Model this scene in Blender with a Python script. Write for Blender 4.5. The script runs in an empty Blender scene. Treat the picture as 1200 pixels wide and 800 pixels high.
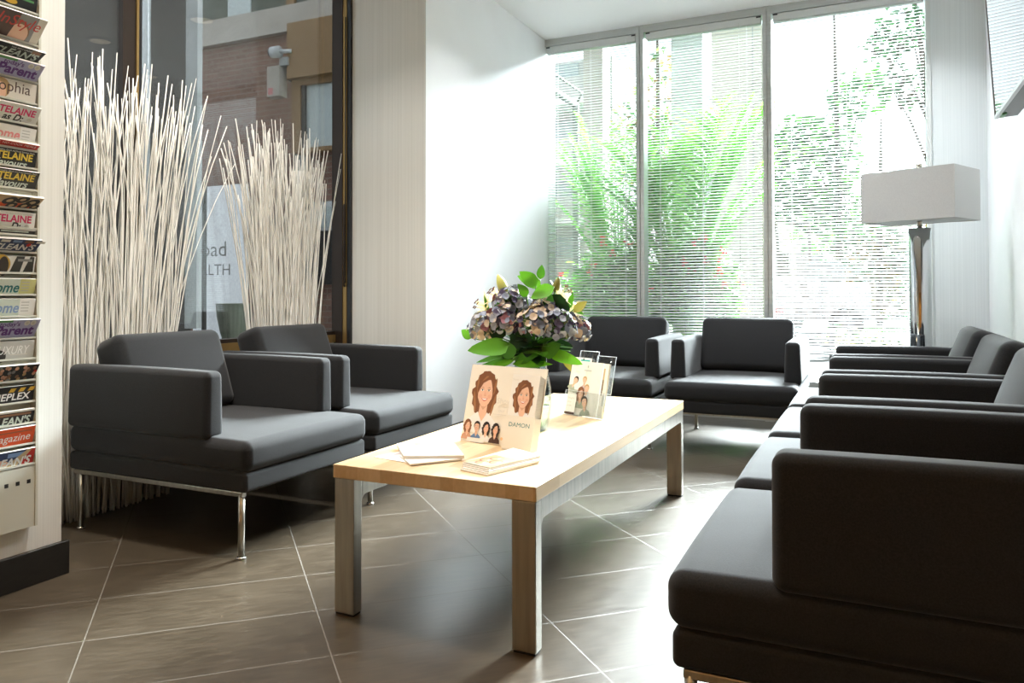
import bpy, bmesh, math, random
from mathutils import Vector, Matrix, Euler
PI = math.pi
C = bpy.context.scene.collection
sc = bpy.context.scene

# ------------------------------------------------------------------ camera model (solved from the photo, 1200x800)
CF, CYAW, CPIT, CROLL, CSX, CSY, CH = 923.136, .4527, .0167, -.0017, -31.52, -72.59, 0.91
_F = Vector((-math.sin(CYAW)*math.cos(CPIT), math.cos(CYAW)*math.cos(CPIT), math.sin(CPIT)))
_R = Vector((math.cos(CYAW), math.sin(CYAW), 0)); _U = _R.cross(_F)
_R, _U = _R*math.cos(CROLL)+_U*math.sin(CROLL), _U*math.cos(CROLL)-_R*math.sin(CROLL)
CAM = Vector((0, 0, CH))
def ray(px, py): return _F + _R*((px-600-CSX)/CF) - _U*((py-400-CSY)/CF)
def onx(px, py, x): r = ray(px, py); return CAM + r*(x/r.x)
def ony(px, py, y): r = ray(px, py); return CAM + r*(y/r.y)
def onz(px, py, z): r = ray(px, py); return CAM + r*((z-CH)/r.z)
cam_data = bpy.data.cameras.new('camera'); cam = bpy.data.objects.new('camera', cam_data); C.objects.link(cam)
m3 = Matrix((_R, _U, -_F)).transposed()
cam.matrix_world = Matrix.Translation(CAM) @ m3.to_4x4()
cam_data.sensor_fit = 'HORIZONTAL'; cam_data.sensor_width = 36; cam_data.lens = 36*CF/1200
cam_data.shift_x = -CSX/1200; cam_data.shift_y = CSY/1200
cam_data.clip_start = .02; cam_data.clip_end = 300
sc.camera = cam

# ------------------------------------------------------------------ materials
def mat(name, col, rough=.6, metal=0, spec=.5, **kw):
    m = bpy.data.materials.new(name); m.use_nodes = True
    b = m.node_tree.nodes['Principled BSDF']
    b.inputs['Base Color'].default_value = (*col, 1); b.inputs['Roughness'].default_value = rough
    b.inputs['Metallic'].default_value = metal; b.inputs['Specular IOR Level'].default_value = spec
    for k, v in kw.items(): b.inputs[k.replace('_', ' ')].default_value = v
    return m
def nd(m, t, **kw):
    n = m.node_tree.nodes.new(t)
    for k, v in kw.items():
        if k in n.inputs.keys(): n.inputs[k].default_value = v
        else: setattr(n, k, v)
    return n
def lk(m, a, b): m.node_tree.links.new(a, b)
def bs(m): return m.node_tree.nodes['Principled BSDF']
def noisy(m, c1, c2, scale=(40, 40, 40), bump=0, detail=4, nscale=1.0, dist=.002, lo=.3, hi=.7):
    tc = nd(m, 'ShaderNodeTexCoord'); mp = nd(m, 'ShaderNodeMapping'); mp.inputs['Scale'].default_value = scale
    lk(m, tc.outputs['Object'], mp.inputs['Vector'])
    n = nd(m, 'ShaderNodeTexNoise'); n.inputs['Scale'].default_value = nscale; n.inputs['Detail'].default_value = detail
    lk(m, mp.outputs['Vector'], n.inputs['Vector'])
    r = nd(m, 'ShaderNodeValToRGB'); r.color_ramp.elements[0].position = lo; r.color_ramp.elements[1].position = hi
    r.color_ramp.elements[0].color = (*c1, 1); r.color_ramp.elements[1].color = (*c2, 1)
    lk(m, n.outputs['Fac'], r.inputs['Fac']); lk(m, r.outputs['Color'], bs(m).inputs['Base Color'])
    if bump:
        bp = nd(m, 'ShaderNodeBump'); bp.inputs['Strength'].default_value = bump; bp.inputs['Distance'].default_value = dist
        lk(m, n.outputs['Fac'], bp.inputs['Height']); lk(m, bp.outputs['Normal'], bs(m).inputs['Normal'])
    return m
def math_n(m, op, a, b=None):
    n = nd(m, 'ShaderNodeMath', operation=op)
    for i, v in enumerate((a, b)):
        if v is None: continue
        if isinstance(v, (int, float)): n.inputs[i].default_value = v
        else: lk(m, v, n.inputs[i])
    return n.outputs[0]

M = {}
# upholstery: charcoal weave
f = mat('charcoal_fabric', (.04, .04, .042), .88, spec=.3)
bs(f).inputs['Sheen Weight'].default_value = .13; bs(f).inputs['Sheen Roughness'].default_value = .5
tc = nd(f, 'ShaderNodeTexCoord')
ns = nd(f, 'ShaderNodeTexNoise'); ns.inputs['Scale'].default_value = 320; ns.inputs['Detail'].default_value = 4
big = nd(f, 'ShaderNodeTexNoise'); big.inputs['Scale'].default_value = 5; big.inputs['Detail'].default_value = 1
for w in (big, ns): lk(f, tc.outputs['Object'], w.inputs['Vector'])
r = nd(f, 'ShaderNodeValToRGB'); r.color_ramp.elements[0].position = .3; r.color_ramp.elements[1].position = .7
r.color_ramp.elements[0].color = (.0068, .0068, .0074, 1); r.color_ramp.elements[1].color = (.0155, .0153, .0164, 1)
lk(f, ns.outputs['Fac'], r.inputs['Fac']); lk(f, r.outputs['Color'], bs(f).inputs['Base Color'])
bp = nd(f, 'ShaderNodeBump'); bp.inputs['Strength'].default_value = .2; bp.inputs['Distance'].default_value = .001
lk(f, ns.outputs['Fac'], bp.inputs['Height'])
bp2 = nd(f, 'ShaderNodeBump'); bp2.inputs['Strength'].default_value = .15; bp2.inputs['Distance'].default_value = .012
lk(f, big.outputs['Fac'], bp2.inputs['Height']); lk(f, bp.outputs['Normal'], bp2.inputs['Normal']); lk(f, bp2.outputs['Normal'], bs(f).inputs['Normal'])
M['fabric'] = f
M['chrome'] = mat('polished_chrome', (.78, .78, .78), .08, 1)
M['chrome_dark'] = mat('smoked_chrome', (.52, .53, .54), .07, 1)
M['steel'] = noisy(mat('brushed_steel', (.4, .38, .33), .32, 1), (.34, .32, .27), (.46, .43, .37), (60, 60, 4), bump=.05)
M['rubber'] = mat('black_rubber', (.01, .01, .01), .7)
# floor tiles laid at 45 degrees, 600 x 300
t = mat('floor_tile', (.08, .07, .06), .4, spec=.8)
tc = nd(t, 'ShaderNodeTexCoord'); sp = nd(t, 'ShaderNodeSeparateXYZ'); lk(t, tc.outputs['Object'], sp.inputs[0])
p = math_n(t, 'MULTIPLY', math_n(t, 'ADD', sp.outputs['X'], sp.outputs['Y']), .70710678)
q = math_n(t, 'MULTIPLY', math_n(t, 'SUBTRACT', sp.outputs['Y'], sp.outputs['X']), .70710678)
pu = math_n(t, 'DIVIDE', math_n(t, 'ADD', p, .316), .601); qu = math_n(t, 'DIVIDE', math_n(t, 'SUBTRACT', q, 2.3075), .2985)
def edge(u, size):
    fr = math_n(t, 'FRACT', u); d = math_n(t, 'MINIMUM', fr, math_n(t, 'SUBTRACT', 1.0, fr)); return math_n(t, 'MULTIPLY', d, size)
d = math_n(t, 'MINIMUM', edge(pu, .601), edge(qu, .2985))
g = math_n(t, 'LESS_THAN', d, .0018)
cmb = nd(t, 'ShaderNodeCombineXYZ'); lk(t, math_n(t, 'FLOOR', pu), cmb.inputs[0]); lk(t, math_n(t, 'FLOOR', qu), cmb.inputs[1])
wn = nd(t, 'ShaderNodeTexWhiteNoise'); lk(t, cmb.outputs[0], wn.inputs['Vector'])
c2 = nd(t, 'ShaderNodeCombineXYZ'); lk(t, math_n(t, 'MULTIPLY', p, 14), c2.inputs[0]); lk(t, math_n(t, 'MULTIPLY', q, 90), c2.inputs[1]); lk(t, wn.outputs['Value'], c2.inputs[2])
n1 = nd(t, 'ShaderNodeTexNoise'); n1.inputs['Scale'].default_value = 1; n1.inputs['Detail'].default_value = 6; lk(t, c2.outputs[0], n1.inputs['Vector'])
n2 = nd(t, 'ShaderNodeTexNoise'); n2.inputs['Scale'].default_value = 3.5; n2.inputs['Detail'].default_value = 5; lk(t, tc.outputs['Object'], n2.inputs['Vector'])
v = math_n(t, 'ADD', math_n(t, 'MULTIPLY', n1.outputs['Fac'], .75), math_n(t, 'ADD', math_n(t, 'MULTIPLY', n2.outputs['Fac'], .3), math_n(t, 'MULTIPLY', wn.outputs['Value'], .12)))
r = nd(t, 'ShaderNodeValToRGB'); r.color_ramp.elements[0].position = .35; r.color_ramp.elements[1].position = .8
r.color_ramp.elements[0].color = (.032, .0235, .014, 1); r.color_ramp.elements[1].color = (.073, .056, .037, 1); lk(t, v, r.inputs['Fac'])
mx = nd(t, 'ShaderNodeMix', data_type='RGBA'); lk(t, g, mx.inputs['Factor']); lk(t, r.outputs['Color'], mx.inputs[6]); mx.inputs[7].default_value = (.10, .085, .065, 1)
lk(t, mx.outputs[2], bs(t).inputs['Base Color'])
rg = math_n(t, 'ADD', math_n(t, 'MULTIPLY', n1.outputs['Fac'], .08), .26)
lk(t, math_n(t, 'ADD', rg, math_n(t, 'MULTIPLY', g, .3)), bs(t).inputs['Roughness'])
hb = math_n(t, 'SUBTRACT', math_n(t, 'MULTIPLY', n1.outputs['Fac'], .12), g)
bp = nd(t, 'ShaderNodeBump'); bp.inputs['Strength'].default_value = .25; bp.inputs['Distance'].default_value = .0015
lk(t, hb, bp.inputs['Height']); lk(t, bp.outputs['Normal'], bs(t).inputs['Normal'])
M['tile'] = t
# butcher block
w = mat('maple_block', (.7, .5, .3), .35)
tc = nd(w, 'ShaderNodeTexCoord'); sp = nd(w, 'ShaderNodeSeparateXYZ'); lk(w, tc.outputs['Object'], sp.inputs[0])
st = math_n(w, 'FLOOR', math_n(w, 'DIVIDE', sp.outputs['X'], .038))
wa = nd(w, 'ShaderNodeTexWhiteNoise', noise_dimensions='1D'); lk(w, st, wa.inputs['W'])
ln = math_n(w, 'FLOOR', math_n(w, 'ADD', math_n(w, 'DIVIDE', sp.outputs['Y'], .42), math_n(w, 'MULTIPLY', wa.outputs['Value'], 7)))
cb = nd(w, 'ShaderNodeCombineXYZ'); lk(w, st, cb.inputs[0]); lk(w, ln, cb.inputs[1])
wb = nd(w, 'ShaderNodeTexWhiteNoise'); lk(w, cb.outputs[0], wb.inputs['Vector'])
mp = nd(w, 'ShaderNodeMapping'); mp.inputs['Scale'].default_value = (90, 5, 60); lk(w, tc.outputs['Object'], mp.inputs['Vector'])
gn = nd(w, 'ShaderNodeTexNoise'); gn.inputs['Detail'].default_value = 5; gn.inputs['Scale'].default_value = 1; lk(w, mp.outputs[0], gn.inputs['Vector'])
r = nd(w, 'ShaderNodeValToRGB'); r.color_ramp.elements[0].position = .2; r.color_ramp.elements[1].position = .85
r.color_ramp.elements[0].color = (.50, .34, .18, 1); r.color_ramp.elements[1].color = (.72, .56, .36, 1)
lk(w, math_n(w, 'ADD', math_n(w, 'MULTIPLY', wb.outputs['Value'], .55), math_n(w, 'MULTIPLY', gn.outputs['Fac'], .45)), r.inputs['Fac'])
lk(w, r.outputs['Color'], bs(w).inputs['Base Color']); M['maple'] = w
# walls
M['white_wall'] = noisy(mat('white_paint', (.86, .87, .88), .6), (.85, .86, .87), (.88, .89, .9), (3, 3, 3), bump=.03)
wp = mat('striped_wallpaper', (.72, .70, .64), .65)
tc = nd(wp, 'ShaderNodeTexCoord'); mp = nd(wp, 'ShaderNodeMapping'); mp.inputs['Scale'].default_value = (150, 150, .6); lk(wp, tc.outputs['Object'], mp.inputs['Vector'])
n = nd(wp, 'ShaderNodeTexNoise'); n.inputs['Scale'].default_value = 1; n.inputs['Detail'].default_value = 3; lk(wp, mp.outputs[0], n.inputs['Vector'])
r = nd(wp, 'ShaderNodeValToRGB'); r.color_ramp.elements[0].position = .3; r.color_ramp.elements[1].position = .7
r.color_ramp.elements[0].color = (.72, .715, .675, 1); r.color_ramp.elements[1].color = (.8, .795, .755, 1)
lk(wp, n.outputs['Fac'], r.inputs['Fac']); lk(wp, r.outputs['Color'], bs(wp).inputs['Base Color'])
bp = nd(wp, 'ShaderNodeBump'); bp.inputs['Strength'].default_value = .15; bp.inputs['Distance'].default_value = .001; lk(wp, n.outputs['Fac'], bp.inputs['Height']); lk(wp, bp.outputs['Normal'], bs(wp).inputs['Normal'])
M['wallpaper'] = wp
gw = wp.copy(); gw.name = 'grey_wallpaper'
for e, c in zip([x for x in gw.node_tree.nodes if x.type == 'VALTORGB'][0].color_ramp.elements, ((.6, .63, .64, 1), (.67, .7, .71, 1))): e.color = c
M['grey_paper'] = gw
M['gold_bounce'] = noisy(mat('gold_bounce_wall', (.4, .28, .15), .5), (.42, .25, .08), (.56, .35, .12), (20, 20, 2))  # gold tone chosen to warm reflections of the unseen back wall
M['ceil'] = mat('ceiling_paint', (.92, .92, .92), .7)
M['black_base'] = noisy(mat('black_tile_base', (.012, .011, .01), .35), (.009, .008, .007), (.018, .016, .014), (20, 20, 60))
M['alu'] = noisy(mat('grey_aluminium', (.5, .52, .51), .42, .55), (.47, .49, .48), (.53, .55, .54), (3, 3, 90))
M['bronze'] = mat('dark_bronze', (.035, .022, .015), .4, .4)
M['brass'] = mat('bronze_edge', (.35, .22, .08), .4, .7)
M['tan'] = noisy(mat('tan_panel', (.42, .3, .19), .6), (.38, .27, .17), (.46, .33, .21), (5, 5, 30))
M['slat'] = mat('blind_white', (.6, .62, .61), .5, spec=.3)
M['cord'] = mat('white_cord', (.85, .85, .85), .8)
M['twig'] = noisy(mat('whitewashed_twig', (.78, .75, .68), .75), (.68, .64, .57), (.84, .81, .75), (60, 60, 8))
M['rack'] = mat('putty_metal', (.58, .58, .50), .45)
M['black'] = mat('black_plastic', (.012, .012, .013), .35)
M['dark'] = mat('dark_recess', (.02, .02, .018), .8)
M['shade'] = noisy(mat('grey_linen_shade', (.5, .49, .48), .85), (.46, .455, .45), (.53, .525, .515), (300, 300, 300))
M['tvscreen'] = mat('glossy_screen', (.01, .01, .012), .03, spec=1.0)
M['silver'] = mat('silver_plastic', (.45, .46, .48), .3, .6)
M['paper'] = mat('white_paper', (.86, .84, .8), .5)
M['cream'] = mat('cream_card', (.82, .76, .65), .45)
M['pages'] = noisy(mat('page_edges', (.75, .73, .68), .8), (.62, .6, .55), (.85, .83, .78), (1, 1, 900))
def flat(name, c, rough=.35):
    if name not in M: M[name] = mat(name, c, rough)
    return name
def glassy(name, tint, ior, tr=1.0, rough=0.0, diffuse=None, boost=1.0):
    m = bpy.data.materials.new(name); m.use_nodes = True; nt = m.node_tree; nt.nodes.clear()
    out = nd(m, 'ShaderNodeOutputMaterial'); a = nd(m, 'ShaderNodeBsdfTransparent'); a.inputs[0].default_value = (*tint, 1)
    b = nd(m, 'ShaderNodeBsdfGlossy'); b.inputs['Roughness'].default_value = rough
    fr = nd(m, 'ShaderNodeFresnel'); ge = nd(m, 'ShaderNodeNewGeometry')     # same reflectance from either side of a thin sheet
    lk(m, math_n(m, 'ADD', math_n(m, 'MULTIPLY', ge.outputs['Backfacing'], 1/ior-ior), ior), fr.inputs['IOR'])
    mixs = nd(m, 'ShaderNodeMixShader'); lk(m, math_n(m, 'MULTIPLY', fr.outputs[0], boost), mixs.inputs[0]); lk(m, a.outputs[0], mixs.inputs[1]); lk(m, b.outputs[0], mixs.inputs[2])
    lk(m, mixs.outputs[0], out.inputs[0]); return m
M['pane'] = glassy('window_glass', (.96, .98, .97), 1.45)
M['pane2'] = glassy('window_glass_dim', (.92, .94, .94), 1.5)
M['acrylic'] = glassy('clear_acrylic', (.93, .95, .96), 1.45, boost=1.2)
M['acrylic_edge'] = mat('acrylic_edge', (.75, .78, .8), .2)
M['vglass'] = glassy('vase_glass', (.90, .95, .94), 1.5, boost=1.5)
M['water'] = glassy('vase_water', (.86, .93, .88), 1.33)
# solar screen mesh on the left window
m = bpy.data.materials.new('solar_mesh'); m.use_nodes = True; m.node_tree.nodes.clear()
out = nd(m, 'ShaderNodeOutputMaterial'); a = nd(m, 'ShaderNodeBsdfTransparent'); dd = nd(m, 'ShaderNodeBsdfDiffuse'); dd.inputs[0].default_value = (.045, .042, .038, 1)
tc = nd(m, 'ShaderNodeTexCoord'); mp = nd(m, 'ShaderNodeMapping'); mp.inputs['Scale'].default_value = (1, 170, 60); lk(m, tc.outputs['Object'], mp.inputs[0])
n = nd(m, 'ShaderNodeTexNoise'); n.inputs['Scale'].default_value = 1; n.inputs['Detail'].default_value = 2; lk(m, mp.outputs[0], n.inputs['Vector'])
mixs = nd(m, 'ShaderNodeMixShader'); lk(m, math_n(m, 'ADD', math_n(m, 'MULTIPLY', n.outputs['Fac'], .24), .40), mixs.inputs[0])
lk(m, a.outputs[0], mixs.inputs[1]); lk(m, dd.outputs[0], mixs.inputs[2]); lk(m, mixs.outputs[0], out.inputs[0]); M['scrim'] = m
# exterior
br = mat('exterior_brick', (.3, .16, .11), .85)
tc = nd(br, 'ShaderNodeTexCoord'); mp = nd(br, 'ShaderNodeMapping'); mp.inputs['Rotation'].default_value = (PI/2, 0, 0); lk(br, tc.outputs['Object'], mp.inputs[0])
bt = nd(br, 'ShaderNodeTexBrick'); bt.inputs['Scale'].default_value = 1; bt.inputs['Brick Width'].default_value = .23; bt.inputs['Row Height'].default_value = .075; bt.inputs['Mortar Size'].default_value = .008
bt.inputs['Color1'].default_value = (.30, .16, .12, 1); bt.inputs['Color2'].default_value = (.22, .115, .085, 1); bt.inputs['Mortar'].default_value = (.3, .24, .2, 1)
lk(br, mp.outputs[0], bt.inputs['Vector']); lk(br, bt.outputs['Color'], bs(br).inputs['Base Color']); M['brick'] = br
M['concrete'] = noisy(mat('concrete', (.55, .5, .44), .85), (.5, .455, .4), (.6, .55, .485), (4, 4, 4))
M['concrete_grey'] = noisy(mat('grey_concrete', (.42, .43, .42), .85), (.37, .38, .37), (.46, .47, .46), (5, 5, 5))
M['col_dark'] = noisy(mat('dark_grey_green', (.13, .145, .12), .85), (.11, .125, .1), (.15, .165, .14), (6, 6, 6))
M['brown_clad'] = mat('brown_cladding', (.32, .19, .085), .55)
M['dark_wall'] = noisy(mat('dark_cladding', (.075, .066, .06), .8), (.06, .053, .048), (.09, .08, .072), (3, 3, 3))
M['dark_facade'] = mat('dark_facade', (.025, .025, .028), .8, spec=.1)
M['ext_white'] = mat('exterior_white', (.75, .77, .78), .6)
M['ext_glass'] = mat('exterior_window', (.3, .36, .36), .08, spec=.8)
M['ext_pale'] = mat('frosted_pane', (.6, .66, .66), .3)
M['cream_wall'] = noisy(mat('cream_render', (.72, .67, .58), .85), (.68, .63, .54), (.76, .71, .62), (1, 1, 1))
M['pave'] = noisy(mat('pavement', (.07, .07, .065), .9), (.055, .055, .05), (.085, .085, .08), (2, 2, 2))
M['road'] = mat('asphalt', (.06, .06, .06), .9)
M['lawn'] = noisy(mat('lawn', (.12, .28, .07), .9), (.09, .22, .05), (.16, .34, .09), (4, 4, 4))
def leafmat(name, c, tl=.5):
    m = mat(name, c, .45); b = bs(m); out = [x for x in m.node_tree.nodes if x.type == 'OUTPUT_MATERIAL'][0]
    tr = nd(m, 'ShaderNodeBsdfTranslucent'); tr.inputs[0].default_value = (c[0]*1.3, c[1]*1.2, c[2]*.8, 1)
    mx = nd(m, 'ShaderNodeMixShader'); mx.inputs[0].default_value = tl*.7
    lk(m, b.outputs[0], mx.inputs[1]); lk(m, tr.outputs[0], mx.inputs[2]); lk(m, mx.outputs[0], out.inputs[0]); return m
M['palm'] = leafmat('palm_green', (.10, .36, .05)); M['palm2'] = leafmat('palm_pale', (.22, .48, .12))
M['shrub'] = leafmat('shrub_green', (.07, .26, .05)); M['shrub2'] = leafmat('shrub_bright', (.2, .5, .1))
M['tree_g'] = leafmat('tree_green', (.045, .12, .065), .3); M['tree_o'] = leafmat('tree_ochre', (.26, .18, .08), .3)
M['bark'] = noisy(mat('bark', (.12, .1, .09), .9), (.08, .07, .06), (.17, .14, .12), (20, 20, 5))
M['red'] = leafmat('red_blossom', (.85, .06, .08), .3)
M['pot'] = mat('slate_pot', (.09, .1, .12), .6)
M['celadon'] = noisy(mat('celadon_glaze', (.38, .42, .32), .3), (.3, .35, .26), (.46, .48, .38), (2, 2, 14))
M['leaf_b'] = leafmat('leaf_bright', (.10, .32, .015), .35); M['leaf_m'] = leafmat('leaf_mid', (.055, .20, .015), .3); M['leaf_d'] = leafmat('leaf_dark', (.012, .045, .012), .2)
M['leaf_o'] = leafmat('leaf_olive', (.22, .2, .04), .3)
M['stem'] = mat('green_stem', (.10, .26, .04), .5)
M['hyd_b'] = leafmat('petal_blue', (.2, .22, .3), .25); M['hyd_p'] = leafmat('petal_purple', (.065, .05, .1), .2)
M['hyd_c'] = leafmat('petal_cream', (.62, .5, .38), .25); M['hyd_g'] = leafmat('petal_grey', (.36, .37, .43), .25); M['hyd_r'] = leafmat('petal_rose', (.32, .13, .16), .25)
M['lily'] = leafmat('lily_cream', (.8, .7, .45), .35); M['bud'] = leafmat('lily_bud', (.62, .62, .22), .3); M['anther'] = mat('anther', (.15, .05, .03), .8)

# ------------------------------------------------------------------ mesh helpers
class MB:
    def __init__(s): s.v = []; s.f = []; s.mi = []; s.mats = []; s.sm = []
    def mid(s, m):
        if m not in s.mats: s.mats.append(m)
        return s.mats.index(m)
    def add(s, vs, fs, m, smooth=False, mx=None):
        o = len(s.v)
        for p in vs:
            p = Vector(p); s.v.append(mx @ p if mx is not None else p)
        i = s.mid(m)
        for q in fs: s.f.append([o+k for k in q]); s.mi.append(i); s.sm.append(smooth)
    def box(s, a, b, m, mx=None):
        x0, y0, z0 = a; x1, y1, z1 = b
        vs = [(x0,y0,z0),(x1,y0,z0),(x1,y1,z0),(x0,y1,z0),(x0,y0,z1),(x1,y0,z1),(x1,y1,z1),(x0,y1,z1)]
        s.add(vs, [(0,3,2,1),(4,5,6,7),(0,1,5,4),(1,2,6,5),(2,3,7,6),(3,0,4,7)], m, False, mx)
    def rbox(s, a, b, r, m, n=3, div=(1,1,1), fn=None, mx=None, smooth=True):
        c = [(a[i]+b[i])/2 for i in range(3)]; h = [abs(b[i]-a[i])/2 for i in range(3)]
        r = min(r, *h)
        ax = []
        for i in range(3):
            lo = [-h[i] + r*(1-math.tan(PI/4*(1-k/n))) for k in range(n+1)]
            inner = [(-h[i]+r) + (2*h[i]-2*r)*k/div[i] for k in range(1, div[i])] if h[i] > r+1e-6 else []
            hi = [-q for q in reversed(lo)]
            if h[i] <= r+1e-6: hi = hi[1:]
            ax.append(lo+inner+hi)
        idx = {}; vs = []; fs = []
        def vert(p):
            k = tuple(round(q, 6) for q in p)
            if k in idx: return idx[k]
            inn = Vector([max(-h[i]+r, min(h[i]-r, p[i])) for i in range(3)]); d = Vector(p)-inn
            q = inn + d.normalized()*r if d.length > 1e-9 else inn
            if fn: q = Vector(fn(q, h))
            idx[k] = len(vs); vs.append(q+Vector(c)); return idx[k]
        for i in range(3):
            j, k = (i+1) % 3, (i+2) % 3
            for sgn in (-1, 1):
                for A in range(len(ax[j])-1):
                    for B in range(len(ax[k])-1):
                        q = []
                        for (da, db) in ((0,0),(1,0),(1,1),(0,1)):
                            p = [0,0,0]; p[i] = sgn*h[i]; p[j] = ax[j][A+da]; p[k] = ax[k][B+db]; q.append(vert(p))
                        fs.append(q if sgn > 0 else q[::-1])
        s.add(vs, fs, m, smooth, mx)
    def tube(s, pts, rad, m, n=8, cap=True, smooth=True):
        pts = [Vector(p) for p in pts]; rr = rad if isinstance(rad, (list, tuple)) else [rad]*len(pts)
        vs = []; fs = []
        t0 = (pts[1]-pts[0]).normalized(); up = Vector((0,0,1)) if abs(t0.z) < .9 else Vector((1,0,0)); u = t0.cross(up).normalized()
        for i, p in enumerate(pts):
            t = (pts[min(i+1, len(pts)-1)]-pts[max(i-1, 0)]).normalized(); u = (u-t*u.dot(t)).normalized(); w = t.cross(u)
            for k in range(n):
                a = 2*PI*k/n; vs.append(p+(u*math.cos(a)+w*math.sin(a))*rr[i])
        for i in range(len(pts)-1):
            for k in range(n): fs.append((i*n+k, i*n+(k+1) % n, (i+1)*n+(k+1) % n, (i+1)*n+k))
        if cap: fs.append(list(range(n))[::-1]); fs.append([(len(pts)-1)*n+k for k in range(n)])
        s.add(vs, fs, m, smooth)
    def lathe(s, prof, m, n=32, c=(0,0,0), smooth=True, caps=True, flute=0, nf=0):
        vs = []; fs = []
        for (r, z) in prof:
            for k in range(n):
                a = 2*PI*k/n; q = r*(1+flute*math.cos(nf*a)) if nf else r
                vs.append((c[0]+q*math.cos(a), c[1]+q*math.sin(a), c[2]+z))
        for i in range(len(prof)-1):
            for k in range(n): fs.append((i*n+k, i*n+(k+1) % n, (i+1)*n+(k+1) % n, (i+1)*n+k))
        if caps: fs.append(list(range(n))[::-1]); fs.append([(len(prof)-1)*n+k for k in range(n)])
        s.add(vs, fs, m, smooth)
    def leaf(s, base, d, up, L, W, m, curl=.25, seg=6, fold=.15, wf=None):
        base = Vector(base); d = Vector(d).normalized(); side = d.cross(Vector(up))
        side = side.normalized() if side.length > 1e-5 else Vector((1,0,0)); nrm = side.cross(d)
        wf = wf or (lambda t: math.sin(PI*min(1, t**.75))**.8)
        vs = []; fs = []
        for i in range(seg+1):
            t = i/seg; cpt = base + d*(L*t) - nrm*(curl*L*t*t); w = W*.5*(wf(t) if 0 < t < 1 else .03)
            for e in (-1, 0, 1): vs.append(cpt + side*(w*e) + nrm*(abs(e)*fold*w))
        for i in range(seg):
            for e in (0, 1): fs.append((i*3+e, i*3+e+1, (i+1)*3+e+1, (i+1)*3+e))
        s.add(vs, fs, m, True)
    def build(s, name, parent=None):
        me = bpy.data.meshes.new(name); me.from_pydata([tuple(p) for p in s.v], [], s.f)
        for mm in s.mats: me.materials.append(M[mm])
        me.polygons.foreach_set('material_index', s.mi); me.polygons.foreach_set('use_smooth', s.sm); me.update()
        o = bpy.data.objects.new(name, me); C.objects.link(o)
        if parent: o.parent = parent
        return o
def tag(o, label=None, cat=None, group=None, kind=None):
    if label: o['label'] = label
    if cat: o['category'] = cat
    if group: o['group'] = group
    if kind: o['kind'] = kind
    return o
def empty(name, loc, label=None, cat=None, rz=0, group=None, kind=None):
    o = bpy.data.objects.new(name, None); C.objects.link(o); o.empty_display_size = .1
    o.location = loc; o.rotation_euler = (0, 0, rz); return tag(o, label, cat, group, kind)
def dup(src, loc, rz, label=None, group=None):
    r = src.copy(); C.objects.link(r); r.location = loc; r.rotation_euler = (0, 0, rz)
    if label: r['label'] = label
    if group: r['group'] = group
    for ch in src.children:
        c = ch.copy(); C.objects.link(c); c.parent = r
        for g2 in ch.children:
            d2 = g2.copy(); C.objects.link(d2); d2.parent = c
    return r
def struct(mb, name): return tag(mb.build(name), kind='structure')
def sbox(name, a, b, m):
    mb = MB(); mb.box(a, b, m); return struct(mb, name)
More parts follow.
